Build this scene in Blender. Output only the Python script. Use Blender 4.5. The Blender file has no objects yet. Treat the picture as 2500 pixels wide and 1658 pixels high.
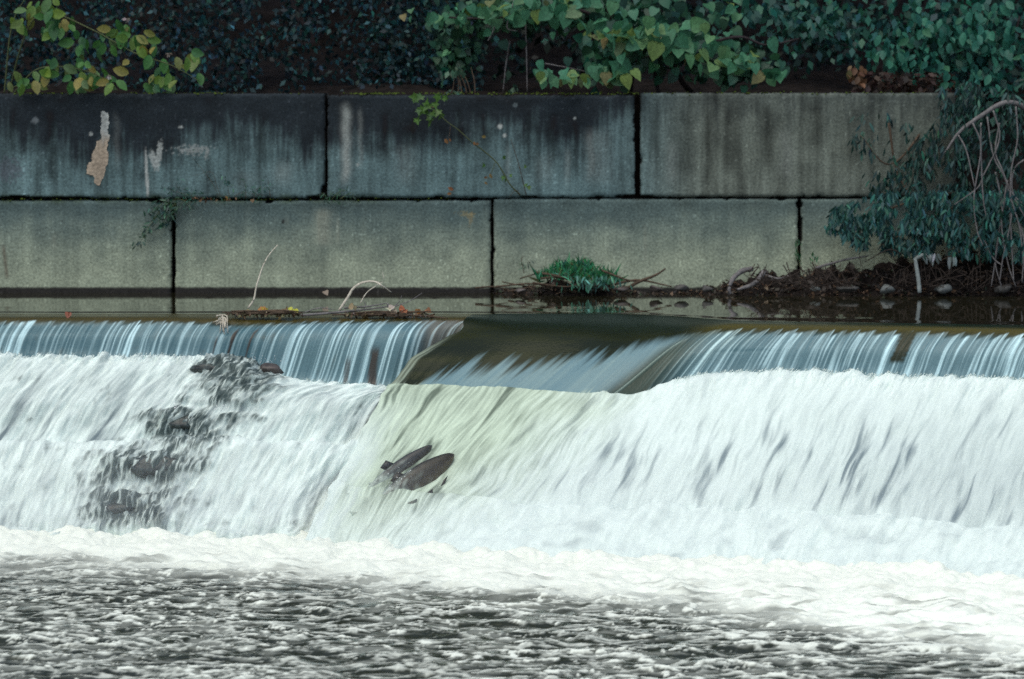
import bpy, math, random
import numpy as np
from mathutils import Vector

random.seed(7)
RNG = np.random.default_rng(11)
SC = bpy.context.scene
COL = SC.collection

# ------------------------------------------------------------------ camera, sky, sun, exposure
F_PX = 8658.0
CAM_H = 1.4
PITCH = math.atan((829 - 301) / F_PX)
cam_d = bpy.data.cameras.new('camera')
cam = bpy.data.objects.new('camera', cam_d)
COL.objects.link(cam)
cam.location = (0, 0, CAM_H)
cam.rotation_euler = (math.pi / 2 - PITCH, 0, 0)
cam_d.sensor_width = 36
cam_d.lens = 36 * F_PX / 2500
cam_d.clip_end = 500
cam_d.dof.use_dof = True
cam_d.dof.focus_distance = 22.8
cam_d.dof.aperture_fstop = 3.0
SC.camera = cam

SUN_ELEV, SUN_AZ = math.radians(64), math.radians(205)   # azimuth from +Y towards +X: behind the camera, to its left
world = bpy.data.worlds.new('World')
SC.world = world
world.use_nodes = True
wn = world.node_tree.nodes
sky = wn.new('ShaderNodeTexSky')
sky.sky_type = 'NISHITA'
sky.sun_disc = False
sky.sun_elevation = SUN_ELEV
sky.sun_rotation = SUN_AZ
sky.air_density = 1.0
sky.dust_density = 2.0
sky.ozone_density = 1.0
world.node_tree.links.new(sky.outputs[0], wn['Background'].inputs[0])
wn['Background'].inputs[1].default_value = 0.145
sun_d = bpy.data.lights.new('sun', 'SUN')
sun_d.energy = 1.45
sun_d.angle = math.radians(85)
sun_d.color = (1.0, 0.98, 0.76)
sun = bpy.data.objects.new('sun', sun_d)
COL.objects.link(sun)
sdir = Vector((math.sin(SUN_AZ) * math.cos(SUN_ELEV), math.cos(SUN_AZ) * math.cos(SUN_ELEV), math.sin(SUN_ELEV)))
sun.rotation_euler = sdir.to_track_quat('Z', 'Y').to_euler()
sun.location = sdir * 40
SC.view_settings.view_transform = 'Standard'
SC.view_settings.look = 'None'
SC.view_settings.gamma = 1
SC.view_settings.use_curve_mapping = False
SC.view_settings.exposure = 0.27
SC.cycles.max_bounces = 8
SC.cycles.use_denoising = False        # the photograph is grainy film

# ------------------------------------------------------------------ helpers
CT, ST = math.cos(PITCH), math.sin(PITCH)

def P(px, py, d):
    """the point of the place that stands d metres in front of the camera on the given line of sight"""
    px, py, d = np.asarray(px, float), np.asarray(py, float), np.asarray(d, float)
    u, v = px - 1250, 829 - py
    dy = v * ST + F_PX * CT
    dz = v * CT - F_PX * ST
    k = d / dy
    return np.stack(np.broadcast_arrays(u * k, d + 0 * k, CAM_H + dz * k), -1)

def PZ(px, py, z):
    """the point on the level z"""
    u, v = px - 1250, 829 - py
    dy = v * ST + F_PX * CT
    dz = v * CT - F_PX * ST
    k = (z - CAM_H) / dz
    return np.array([u * k, dy * k, z])

def to_px(p):
    p = np.asarray(p, float)
    x, y, z = p[..., 0], p[..., 1], p[..., 2] - CAM_H
    fw = y * CT - z * ST
    up = y * ST + z * CT
    return 1250 + F_PX * x / fw, 829 - F_PX * up / fw

def _hash(ix, iy, seed):
    h = (ix.astype(np.int64) * 374761393 + iy.astype(np.int64) * 668265263 + seed * 974634777) & 0xFFFFFFFF
    h = ((h ^ (h >> 13)) * 1274126177) & 0xFFFFFFFF
    h = h ^ (h >> 16)
    return (h & 0xFFFF) / 65535.0

def noise(x, y, seed=0):
    x, y = np.broadcast_arrays(np.asarray(x, float), np.asarray(y, float))
    ix, iy = np.floor(x), np.floor(y)
    fx, fy = x - ix, y - iy
    ux, uy = fx * fx * fx * (fx * (fx * 6 - 15) + 10), fy * fy * fy * (fy * (fy * 6 - 15) + 10)
    def g(ox, oy):
        a = _hash(ix + ox, iy + oy, seed) * 2 * np.pi
        return np.cos(a) * (fx - ox) + np.sin(a) * (fy - oy)
    n0 = g(0, 0) * (1 - ux) + g(1, 0) * ux
    n1 = g(0, 1) * (1 - ux) + g(1, 1) * ux
    return (n0 * (1 - uy) + n1 * uy) * 1.5          # about -1..1

def fbm(x, y, o=4, seed=0, gain=0.5):
    t, a, f = 0, 1.0, 1.0
    for i in range(o):
        t = t + a * noise(np.asarray(x) * f, np.asarray(y) * f, seed + i * 17)
        a *= gain
        f *= 2.03
    return t

def sst(a, b, x):
    t = np.clip((x - a) / (b - a), 0, 1)
    return t * t * (3 - 2 * t)

def lerp(a, b, t):
    return a + (b - a) * t

def gauss(x, c, w):
    return np.exp(-((x - c) / w) ** 2)

def fast_mesh(name, verts, faces, col=None, attrs=None, smooth=True):
    """faces: an (n,k) array or a list of such arrays"""
    me = bpy.data.meshes.new(name)
    verts = np.ascontiguousarray(verts, np.float32)
    fl = faces if isinstance(faces, list) else [faces]
    fl = [np.asarray(f, np.int32) for f in fl if len(f)]
    me.vertices.add(len(verts))
    me.vertices.foreach_set('co', verts.ravel())
    nl = sum(f.size for f in fl)
    npoly = sum(len(f) for f in fl)
    me.loops.add(nl)
    me.polygons.add(npoly)
    me.loops.foreach_set('vertex_index', np.concatenate([f.ravel() for f in fl]))
    starts, o = [], 0
    for f in fl:
        starts.append(o + np.arange(len(f)) * f.shape[1])
        o += f.size
    me.polygons.foreach_set('loop_start', np.concatenate(starts).astype(np.int32))
    me.polygons.foreach_set('use_smooth', np.full(npoly, smooth))
    me.update(calc_edges=True)
    if col is not None:
        a = me.attributes.new('col', 'FLOAT_COLOR', 'POINT')
        c4 = np.ones((len(verts), 4), np.float32)
        c4[:, :3] = col
        a.data.foreach_set('color', c4.ravel())
    for k, v in (attrs or {}).items():
        a = me.attributes.new(k, 'FLOAT', 'POINT')
        a.data.foreach_set('value', np.ascontiguousarray(v, np.float32))
    me.validate()
    return me

def link(name, me, mat=None, parent=None, loc=None):
    o = bpy.data.objects.new(name, me)
    COL.objects.link(o)
    if mat is not None and me is not None and not me.materials:
        me.materials.append(mat)
    if parent is not None:
        o.parent = parent
    if loc is not None:
        o.location = loc
    return o

def tag(o, label=None, cat=None, group=None, kind=None):
    if label: o['label'] = label
    if cat: o['category'] = cat
    if group: o['group'] = group
    if kind: o['kind'] = kind
    return o

def thing(name, loc, label, cat, group=None):
    o = bpy.data.objects.new(name, None)
    COL.objects.link(o)
    o.empty_display_size = 0.05
    o.location = [float(v) for v in loc]
    return tag(o, label, cat, group)

def part(name, verts, faces, mat, parent, col=None, kind=None, smooth=True, label=None):
    """a child mesh whose vertices are given in the world"""
    base = np.zeros(3)
    p = parent
    while p is not None:
        base = base + np.array(p.location)
        p = p.parent
    o = link(name, fast_mesh(name, np.asarray(verts) - base, faces, col=col, smooth=smooth), mat, parent)
    if kind: o['kind'] = kind
    if label: o['label'] = label
    return o

def grid_faces(nr, nc, keep=None):
    i = np.arange(nr * nc).reshape(nr, nc)
    f = np.stack([i[:-1, :-1], i[:-1, 1:], i[1:, 1:], i[1:, :-1]], -1).reshape(-1, 4)
    return f if keep is None else f[keep.ravel()]

def catmull(pts, n):
    """points (k,3) -> n samples evenly spread over the index range"""
    pts = np.asarray(pts, float)
    k = len(pts)
    u = np.linspace(0, k - 1, n)
    i = np.clip(np.floor(u).astype(int), 0, k - 2)
    f = (u - i)[:, None]
    pp = np.concatenate([[2 * pts[0] - pts[1]], pts, [2 * pts[-1] - pts[-2]]])
    a, b, c, d = pp[i], pp[i + 1], pp[i + 2], pp[i + 3]
    return 0.5 * (2 * b + (c - a) * f + (2 * a - 5 * b + 4 * c - d) * f ** 2 + (3 * b - a - 3 * c + d) * f ** 3)

def tube(pts, radii, n=None, k=6, rough=0.0, seed=0):
    """verts, quads of a bent tapering stick"""
    pts = np.asarray(pts, float)
    n = n or max(4, 4 * len(pts))
    c = catmull(pts, n)
    r = np.interp(np.linspace(0, 1, n), np.linspace(0, 1, len(radii)), radii)
    t = np.gradient(c, axis=0)
    t /= np.linalg.norm(t, axis=1)[:, None] + 1e-9
    ref = np.where(np.abs(t[:, 2:3]) > 0.9, np.array([[1.0, 0, 0]]), np.array([[0, 0, 1.0]]))
    s = np.cross(t, ref); s /= np.linalg.norm(s, axis=1)[:, None] + 1e-9
    b = np.cross(t, s)
    an = np.arange(k) / k * 2 * np.pi
    rr = r[:, None] * (1 + rough * noise(np.arange(n)[:, None] * 0.7, np.arange(k)[None] * 0.9, seed))
    v = c[:, None] + rr[..., None] * (np.cos(an)[None, :, None] * s[:, None] + np.sin(an)[None, :, None] * b[:, None])
    v = v.reshape(-1, 3)
    i = np.arange(n * k).reshape(n, k)
    j = np.roll(i, -1, 1)
    f = np.stack([i[:-1], j[:-1], j[1:], i[1:]], -1).reshape(-1, 4)
    v = np.concatenate([v, c[:1], c[-1:]])
    caps = np.concatenate([np.stack([j[0], i[0], np.full(k, n * k)], -1), np.stack([i[-1], j[-1], np.full(k, n * k + 1)], -1)])
    return v, f, caps

def join(parts):
    """list of (verts, quads, tris) -> one"""
    vs, q, t, o = [], [], [], 0
    for v, f, c in parts:
        vs.append(v)
        if len(f): q.append(f + o)
        if len(c): t.append(c + o)
        o += len(v)
    out = []
    if q: out.append(np.concatenate(q))
    if t: out.append(np.concatenate(t))
    return np.concatenate(vs), out

# ------------------------------------------------------------------ materials
def new_mat(name):
    m = bpy.data.materials.new(name)
    m.use_nodes = True
    return m, m.node_tree.nodes, m.node_tree.links, m.node_tree.nodes['Principled BSDF']

def attr_col(nt, lk, bsdf, scale=40, amount=0.25, vary=None, coord='Object', stretch=(1, 1, 1)):
    """vertex colour times a fine grain"""
    a = nt.new('ShaderNodeAttribute'); a.attribute_name = 'col'
    tc = nt.new('ShaderNodeTexCoord')
    mp = nt.new('ShaderNodeMapping'); mp.inputs['Scale'].default_value = stretch
    lk.new(tc.outputs[coord], mp.inputs[0])
    n = nt.new('ShaderNodeTexNoise'); n.inputs['Scale'].default_value = scale; n.inputs['Detail'].default_value = 6
    lk.new(mp.outputs[0], n.inputs['Vector'])
    mr = nt.new('ShaderNodeMapRange'); mr.inputs[1].default_value = 0.3; mr.inputs[2].default_value = 0.7
    mr.inputs[3].default_value = 1 - amount; mr.inputs[4].default_value = 1 + amount
    lk.new(n.outputs[0], mr.inputs[0])
    mx = nt.new('ShaderNodeVectorMath'); mx.operation = 'SCALE'
    lk.new(a.outputs['Color'], mx.inputs[0]); lk.new(mr.outputs[0], mx.inputs['Scale'])
    lk.new(mx.outputs[0], bsdf.inputs['Base Color'])
    return n, mx

def make_concrete():
    m, nt, lk, b = new_mat('weathered_concrete')
    n, _ = attr_col(nt, lk, b, scale=55, amount=0.34)
    b.inputs['Roughness'].default_value = 0.9
    b.inputs['Specular IOR Level'].default_value = 0.2
    bp = nt.new('ShaderNodeBump'); bp.inputs['Strength'].default_value = 0.5; bp.inputs['Distance'].default_value = 0.006
    lk.new(n.outputs[0], bp.inputs['Height']); lk.new(bp.outputs[0], b.inputs['Normal'])
    return m

def make_water(name, rough_w=0.07, bump=0.0, bscale=30, stretch=(1, 1, 1)):
    """water whose foam attribute turns it from glossy to matt"""
    m, nt, lk, b = new_mat(name)
    a = nt.new('ShaderNodeAttribute'); a.attribute_name = 'foam'
    n, _ = attr_col(nt, lk, b, scale=bscale, amount=0.05, stretch=stretch)
    mr = nt.new('ShaderNodeMapRange'); mr.inputs[3].default_value = rough_w; mr.inputs[4].default_value = 0.75
    lk.new(a.outputs['Fac'], mr.inputs[0]); lk.new(mr.outputs[0], b.inputs['Roughness'])
    b.inputs['IOR'].default_value = 1.33
    if bump:
        bp = nt.new('ShaderNodeBump'); bp.inputs['Strength'].default_value = 0.6; bp.inputs['Distance'].default_value = bump
        lk.new(n.outputs[0], bp.inputs['Height']); lk.new(bp.outputs[0], b.inputs['Normal'])
    return m

def make_plain(name, col, rough=0.8, scale=30, amount=0.4, spec=0.3, bump=0.004):
    m, nt, lk, b = new_mat(name)
    tc = nt.new('ShaderNodeTexCoord')
    n = nt.new('ShaderNodeTexNoise'); n.inputs['Scale'].default_value = scale; n.inputs['Detail'].default_value = 5
    lk.new(tc.outputs['Object'], n.inputs['Vector'])
    r = nt.new('ShaderNodeValToRGB')
    r.color_ramp.elements[0].position = 0.3; r.color_ramp.elements[1].position = 0.7
    r.color_ramp.elements[0].color = tuple(c * (1 - amount) for c in col) + (1,)
    r.color_ramp.elements[1].color = tuple(min(1, c * (1 + amount)) for c in col) + (1,)
    lk.new(n.outputs[0], r.inputs[0]); lk.new(r.outputs[0], b.inputs['Base Color'])
    b.inputs['Roughness'].default_value = rough
    b.inputs['Specular IOR Level'].default_value = spec
    if bump:
        bp = nt.new('ShaderNodeBump'); bp.inputs['Strength'].default_value = 0.7; bp.inputs['Distance'].default_value = bump
        lk.new(n.outputs[0], bp.inputs['Height']); lk.new(bp.outputs[0], b.inputs['Normal'])
    return m

def make_leaf(name, cols=None, rough=0.5, trans=0.25):
    """leaves; without cols the colour comes from the mesh, else it varies from leaf to leaf"""
    m, nt, lk, b = new_mat(name)
    out = nt['Material Output']
    if cols is None:
        a = nt.new('ShaderNodeAttribute'); a.attribute_name = 'col'
        src = a.outputs['Color']
    else:
        oi = nt.new('ShaderNodeObjectInfo')
        r = nt.new('ShaderNodeValToRGB')
        while len(r.color_ramp.elements) < len(cols): r.color_ramp.elements.new(0.5)
        for i, c in enumerate(cols):
            r.color_ramp.elements[i].position = i / (len(cols) - 1)
            r.color_ramp.elements[i].color = tuple(c) + (1,)
        lk.new(oi.outputs['Random'], r.inputs[0])
        tc = nt.new('ShaderNodeTexCoord')
        n = nt.new('ShaderNodeTexNoise'); n.inputs['Scale'].default_value = 5
        lk.new(tc.outputs['Object'], n.inputs['Vector'])
        mr = nt.new('ShaderNodeMapRange'); mr.inputs[1].default_value = .3; mr.inputs[2].default_value = .7
        mr.inputs[3].default_value = 0.7; mr.inputs[4].default_value = 1.25
        lk.new(n.outputs[0], mr.inputs[0])
        mx = nt.new('ShaderNodeVectorMath'); mx.operation = 'SCALE'
        lk.new(r.outputs[0], mx.inputs[0]); lk.new(mr.outputs[0], mx.inputs['Scale'])
        src = mx.outputs[0]
    lk.new(src, b.inputs['Base Color'])
    b.inputs['Roughness'].default_value = rough
    b.inputs['Specular IOR Level'].default_value = 0.35
    tr = nt.new('ShaderNodeBsdfTranslucent'); lk.new(src, tr.inputs[0])
    ms = nt.new('ShaderNodeMixShader'); ms.inputs[0].default_value = trans
    lk.new(b.outputs[0], ms.inputs[1]); lk.new(tr.outputs[0], ms.inputs[2]); lk.new(ms.outputs[0], out.inputs[0])
    return m

M_CONC = make_concrete()
M_FALL = make_water('falling_water', 0.10, bump=0.004, bscale=60)
M_POOL = make_water('pool_water', 0.07, bump=0.004, bscale=45)
M_FALL.node_tree.nodes['Principled BSDF'].inputs['Specular IOR Level'].default_value = 0.34
M_POOL.node_tree.nodes['Principled BSDF'].inputs['Specular IOR Level'].default_value = 0.27
M_RIVER = make_water('river_water', 0.025)
M_SOIL = make_plain('dark_soil', (0.013, 0.010, 0.009), 0.95, 9, 0.6, 0.1, 0.02)
M_BARK = make_plain('dark_bark', (0.035, 0.028, 0.030), 0.9, 18, 0.5, 0.1, 0.01)
M_TWIG = make_plain('pale_dead_wood', (0.52, 0.47, 0.39), 0.8, 30, 0.3, 0.2, 0.002)
M_ROOT = make_plain('dark_root', (0.040, 0.030, 0.025), 0.85, 30, 0.5, 0.2, 0.002)
M_GREYTWIG = make_plain('grey_dead_wood', (0.15, 0.14, 0.14), 0.85, 25, 0.35, 0.2, 0.003)
M_BROWNTWIG = make_plain('brown_twig', (0.075, 0.052, 0.036), 0.85, 30, 0.4, 0.2, 0.002)
M_STEM = make_plain('green_stem', (0.07, 0.085, 0.035), 0.7, 30, 0.3, 0.3, 0)
M_ROCK = make_plain('wet_rock', (0.055, 0.044, 0.040), 0.45, 14, 0.6, 0.5, 0.012)
M_STONE = make_plain('dull_stone', (0.075, 0.072, 0.068), 0.85, 16, 0.5, 0.2, 0.01)
M_LEAFCOL = make_leaf('leaf_mass')
M_MOSS = make_plain('moss', (0.05, 0.075, 0.012), 0.95, 60, 0.5, 0.1, 0.004)

# ------------------------------------------------------------------ ground far and near
def sheet(name, xs, ys, zf, mat, kind='structure', col=None):
    X, Y = np.meshgrid(xs, ys)
    Z = zf(X, Y)
    o = link(name, fast_mesh(name, np.stack([X, Y, Z], -1).reshape(-1, 3), grid_faces(len(ys), len(xs))), mat)
    return tag(o, kind=kind)

sheet('ground', np.linspace(-250, 250, 21), np.linspace(-250, 250, 21), lambda X, Y: X * 0 - 2.3, M_SOIL)

WALL_Y = 29.3
def bank_z(X, Y):
    d = Y - 29.7
    z = 1.60 + 0.10 * np.clip(d, 0, 3) + 0.55 * np.clip(d - 3, 0, 12) + 0.10 * fbm(X * 0.9, Y * 0.9, 3, 5)
    # beyond the end of the wall the bank comes down to the water
    e = sst(3.35, 4.3, X + 0.12 * noise(Y * 2, X * 2, 3))
    slope = -0.25 + np.clip(Y - 28.9, 0, 20) * 0.75 + 0.06 * fbm(X * 3, Y * 3, 3, 8)
    return np.where(Y < 29.7, lerp(z * 0 + 0.0, slope, e) - (1 - e) * 0.6, lerp(z, np.minimum(z, slope), e))
sheet('bank', np.linspace(-14, 14, 113), np.concatenate([np.linspace(28.6, 29.69, 8), np.linspace(29.72, 46, 70)]), bank_z, M_SOIL)

# ------------------------------------------------------------------ retaining wall
LOW, HIGH = 228, 487
wall = thing('retaining_wall', P(1250, 715, WALL_Y), 'long retaining wall of two courses of big stained concrete blocks above the river', 'wall')

def wall_colour(x, y):
    """dirt, lime and algae on the wall, x and y in photograph pixels on its plane"""
    st = fbm(x / 26, y / 420, 4, 21)              # runs
    st2 = fbm(x / 70, y / 600, 3, 22)
    bl = fbm(x / 90, y / 70, 4, 23)
    up = (y < 486)
    v = (y - LOW) / 257
    # upper course: black crust at the top, thinning to the right
    reach = 0.50 + 0.13 * noise(x / 150, 0.3, 31) + 0.06 * st + 0.07 * st2
    reach = reach + 0.16 * np.maximum(noise(x / 22, y / 900, 33), 0) + 0.17 * gauss(x, 320, 260) + 0.05 * gauss(x, 1050, 90) - 0.25 * sst(1380, 1560, x)
    fine = fbm(x / 9, y / 120, 3, 24)
    crust = 1 - sst(reach - 0.28, reach + 0.16, v + 0.10 * fine + 0.10 * bl)
    crust = crust * lerp(1.0, 0.45, sst(1540, 1600, x))
    grey = np.stack([0.098 + 0 * x, 0.152 + 0 * x, 0.156 + 0 * x], -1)
    warm = np.stack([0.125 + 0 * x, 0.138 + 0 * x, 0.112 + 0 * x], -1)
    base = lerp(grey, warm, (sst(1480, 1750, x) * 0.9)[..., None])
    base = base * np.clip(1 + 0.42 * st + 0.25 * st2 + 0.18 * bl + 0.14 * fine, .25, 2)[..., None]
    base = base * (1 - 0.22 * sst(2000, 2300, x))[..., None]
    dark = np.stack([0.016 + 0 * x, 0.022 + 0 * x, 0.027 + 0 * x], -1) * (1 + 0.35 * bl)[..., None]
    cu = lerp(base, dark, np.clip(crust, 0, 1)[..., None])
    for c, w, y0, y1, s in ((30, 10, 240, 400, .4), (560, 9, 300, 440, .4), (640, 12, 260, 420, .45), (940, 12, 250, 420, .5), (1010, 7, 260, 380, .4), (1120, 9, 240, 400, .5), (1180, 14, 250, 440, .45), (1290, 10, 250, 450, .5), (1350, 12, 260, 430, .5), (1405, 8, 280, 440, .4), (1600, 12, 240, 400, .35), (1730, 10, 260, 470, .45), (2080, 18, 240, 420, .35), (285, 8, 260, 430, -.2), (1240, 6, 340, 470, -.25), (1385, 7, 350, 470, -.3), (1440, 9, 300, 460, -.3), (1640, 14, 330, 470, -.25), (1920, 16, 300, 460, -.25), (125, 14, 250, 470, .55), (845, 11, 240, 465, -1.0), (880, 6, 250, 430, -.35), (1680, 30, 260, 450, .45), (1780, 24, 240, 440, .45),
                            (1872, 22, 240, 430, .5), (1990, 26, 235, 380, .35), (690, 22, 380, 470, -.35), (990, 25, 340, 470, -.2), (1330, 20, 360, 470, -.2), (1465, 30, 300, 470, -.22), (600, 30, 400, 480, -.15)):
        k = gauss(x + 6 * noise(y / 60, c, 3), c, w) * sst(y0, y0 + 40, y) * (1 - sst(y1 - 50, y1, y))
        if s > 0: cu = cu * (1 - s * k)[..., None]
        else: cu = lerp(cu, np.array([0.27, 0.29, 0.27]), (-s * k * 0.85)[..., None])
    # lower course: dull at the top, pale silt at the foot, wet line
    w = (y - 489) / 215
    t = sst(0.0, 0.95, w + 0.10 * bl + 0.05 * st)
    t = t + 0.12 * sst(1300, 2000, x)
    a = np.array([0.092, 0.132, 0.128]); b_ = np.array([0.29, 0.325, 0.24])
    cl = lerp(a, b_, np.clip(t, 0, 1)[..., None]) * (1 + 0.10 * st + 0.14 * bl)[..., None]
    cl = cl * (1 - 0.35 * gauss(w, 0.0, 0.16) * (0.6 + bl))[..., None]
    for c, wd, y0, y1, s in ((790, 20, 500, 610, .6), (778, 3, 510, 600, .5), (825, 4, 520, 610, .4), (1575, 4, 540, 650, .3), (132, 6, 560, 620, .3), (700, 5, 520, 560, .25)):
        k = gauss(x, c, wd) * sst(y0, y0 + 25, y) * (1 - sst(y1 - 25, y1, y))
        cl = lerp(cl, np.array([0.27, 0.28, 0.22]), (s * k)[..., None])
    rust = gauss(x, 8 + (y - 600) * 0.12, 4) * sst(590, 610, y) * (1 - sst(670, 685, y))
    cl = lerp(cl, np.array([0.10, 0.07, 0.05]), (rust * .7)[..., None])
    wet = sst(699, 704, y + 1.5 * noise(x / 25, 0, 4))
    cl = lerp(cl, np.array([0.026, 0.024, 0.022]), wet[..., None])
    c = np.where(up[..., None], cu, cl)
    # pale knocks, lichen dots, scuffs
    def spot(c, cx, cy, rx, ry, col, k=1.0, ang=0.0, rag=0.35):
        dx, dy = x - cx, y - cy
        dx, dy = dx * math.cos(ang) + dy * math.sin(ang), -dx * math.sin(ang) + dy * math.cos(ang)
        d = np.sqrt((dx / rx) ** 2 + (dy / ry) ** 2) + rag * fbm(x / 7, y / 7, 2, 41)
        return lerp(c, np.array(col), (k * (1 - sst(0.75, 1.15, d)))[..., None])
    pale = (0.36, 0.38, 0.36)
    c = spot(c, 85, 294, 9, 8, (0.17, 0.19, 0.20), .7); c = spot(c, 222, 327, 5, 4, pale, .8); c = spot(c, 441, 311, 5, 3.5, pale, 1)
    c = spot(c, 1221, 309, 6, 7, pale, 1, 0, .1); c = spot(c, 1232, 331, 5, 5, pale, .9, 0, .1); c = spot(c, 1403, 289, 4, 4, pale, .7)
    c = spot(c, 1257, 257, 5, 6, (0.12, .15, .16), .7); c = spot(c, 873, 402, 4, 4, pale, .6)
    c = spot(c, 358, 425, 4, 62, pale, .95, -0.05, .15)
    c = spot(c, 376, 392, 9, 26, pale, .75, -0.35); c = spot(c, 389, 372, 8, 28, pale, .75, 0.12)
    c = spot(c, 470, 366, 36, 11, (0.26, .28, .27), .8, 0, 1.0); c = spot(c, 505, 372, 6, 14, (0.26, .28, .27), .7, 0, .8)
    c = spot(c, 150, 700 - 220, 5, 5, (.06, .05, .05), .5); c = spot(c, 151, 541, 3, 3, (.02, .02, .02), .9); c = spot(c, 691, 541, 3, 5, (.02, .02, .02), .9)
    c = spot(c, 1140, 524, 20, 6, (.24, .20, .10), .6, 0.2, .9); c = spot(c, 1150, 535, 5, 18, (.24, .19, .10), .5, 0, .8)
    c = spot(c, 20, 415, 34, 26, (.09, .10, .12), .6, 0, .9)
    dots = noise(x / 9, y / 9, 51) - 0.15 * noise(x / 160, y / 90, 52)
    c = lerp(c, c * 1.9 + 0.02, sst(0.60, 0.80, dots)[..., None] * 0.7)
    c = lerp(c, c * 0.55, (sst(0.58, 0.75, noise(x / 5.5, y / 4.5, 53)) * sst(590, 660, y) * 0.6)[..., None])
    g = gauss(y, 486, 10) * (0.4 + noise(x / 40, 0, 61)) * (1 - sst(900, 1000, x))
    c = lerp(c, np.array([0.04, 0.06, 0.02]), np.clip(g, 0, 1)[..., None] * .8)
    return np.clip(c, 0.012, 0.6)

CHIPS = [(776, 483, 26, 6), (790, 468, 7, 18), (818, 485, 14, 4), (392, 490, 34, 6), (345, 487, 50, 2.5), (422, 494, 12, 12), (1545, 481, 46, 5), (1580, 482, 28, 4), (1558, 462, 8, 26), (657, 491, 11, 5),
         (795, 350, 3, 40), (796, 420, 4, 40), (150, 484, 90, 2.5), (40, 483, 50, 4), (1557, 300, 3, 90), (1202, 560, 4, 30), (1200, 640, 4, 30), (1203, 600, 3, 20), (1952, 500, 8, 12), (1956, 560, 4, 40), (424, 560, 3, 70), (424, 650, 4, 30), (560, 487, 40, 2.5), (930, 487, 60, 2), (1290, 481, 22, 3)]

def block(x0, x1, y0, y1, seed):
    """one concrete block; corners in photograph pixels on the plane of the wall"""
    s = 3.1
    nx, ny = int((x1 - x0) / s) + 1, int((y1 - y0) / s) + 1
    xs, ys = np.linspace(x0, x1, nx), np.linspace(y0, y1, ny)
    X, Y = np.meshgrid(xs, ys)
    ex = np.minimum(X - x0, x1 - X); ey = np.minimum(Y - y0, y1 - Y)
    jag = 8.0 * fbm(X / 45 + seed, Y / 45, 5, seed + 70, .62) - 0.6
    e = np.minimum(ex, ey) - np.clip(jag, 0, 9) * 0.6
    depth = 0.10 * (1 - sst(-1.5, 1.0, e)) + 0.012 * (1 - sst(0, 9, e))
    for cx, cy, rx, ry in CHIPS:
        d = np.sqrt(((X - cx) / rx) ** 2 + ((Y - cy) / ry) ** 2) + 0.22 * fbm(X / 12, Y / 12, 2, 90 + seed)
        depth = np.maximum(depth, 0.12 * (1 - sst(0.7, 1.05, d)))
    depth = depth + 0.004 * fbm(X / 60, Y / 60, 4, seed + 80)
    c = wall_colour(X, Y)
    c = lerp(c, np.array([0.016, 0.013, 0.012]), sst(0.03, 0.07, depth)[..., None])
    fr = P(X, Y, WALL_Y + 0 * X)
    fr[..., 1] += depth
    v = [fr.reshape(-1, 3)]; col = [c.reshape(-1, 3)]
    rim = np.concatenate([np.arange(nx), np.arange(1, ny) * nx + nx - 1, (ny - 1) * nx + np.arange(nx - 2, -1, -1), np.arange(ny - 2, 0, -1) * nx])
    back = fr.reshape(-1, 3)[rim].copy(); back[:, 1] = WALL_Y + 0.45
    n0 = nx * ny
    v.append(back); col.append(np.full((len(rim), 3), 0.05))
    k = np.arange(len(rim)); k2 = np.roll(k, -1)
    side = np.stack([rim[k2], rim[k], n0 + k, n0 + k2], -1)
    f = np.concatenate([grid_faces(ny, nx)[:, ::-1], side])
    return part('concrete_block', np.concatenate(v), f, M_CONC, wall, col=np.concatenate(col))

G = 4
up_y = lambda: (LOW, 484)
blk = {}
for i, (a, b) in enumerate(((-1440, -745), (-740, -24))):
    block(a, b, LOW, 486, 3 + i)
blk['peel'] = block(-20, 794, LOW - 1, 486, 5)
block(798, 1551, LOW + 3, 484, 6)
block(1563, 2335, LOW - 2, 482, 7)
for i, (a, b) in enumerate(((-1130, -352), (-346, 419), (426, 1199), (1204, 1949), (1955, 2600))):
    block(a, b, 488.5 - (4 if i > 2 else 0), 740, 12 + i)
# dark core behind the blocks
v0, v1 = P(-1430, 245, WALL_Y + 0.3), P(2300, 745, WALL_Y + 0.3)
cv = np.array([[x, y, z] for y in (WALL_Y + 0.2, WALL_Y + 0.5) for x in (v0[0], v1[0]) for z in (-0.8, v0[2] - 0.03)])
part('wall_core', cv, np.array([[0, 1, 3, 2], [4, 6, 7, 5], [1, 5, 7, 3], [0, 2, 6, 4], [0, 4, 5, 1], [2, 3, 7, 6]]), M_SOIL, wall, smooth=False)

# patch where the skin has come off
ol = [(250, 270), (262, 278), (266, 300), (264, 318), (268, 335), (262, 350), (263, 372), (262, 400), (254, 430), (240, 452), (233, 446), (226, 428), (212, 424), (213, 405), (222, 392), (226, 374), (236, 352), (247, 336), (246, 318), (249, 300), (245, 284)]
pts = []
for i in range(len(ol)):
    a, b = np.array(ol[i], float), np.array(ol[(i + 1) % len(ol)], float)
    for t in np.arange(0, 1, 0.25):
        pts.append(lerp(a, b, t) + RNG.normal(0, 1.6, 2))
pts = np.array(pts)
n = len(pts)
ctr = np.array([[240, 400.0]])
mid = lerp(pts, np.array([[246, 0]]) * np.array([[1, 0]]) + pts * np.array([[0, 1]]), 0.45)
vv = np.concatenate([P(pts[:, 0], pts[:, 1], WALL_Y + 0.004), P(pts[:, 0], pts[:, 1], WALL_Y - 0.005), P(mid[:, 0], mid[:, 1], WALL_Y - 0.007 + 0.002 * RNG.random(n))])
k = np.arange(n); k2 = np.roll(k, -1)
fq = np.concatenate([np.stack([k, k2, n + k2, n + k], -1), np.stack([n + k, n + k2, 2 * n + k2, 2 * n + k], -1)])
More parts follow.
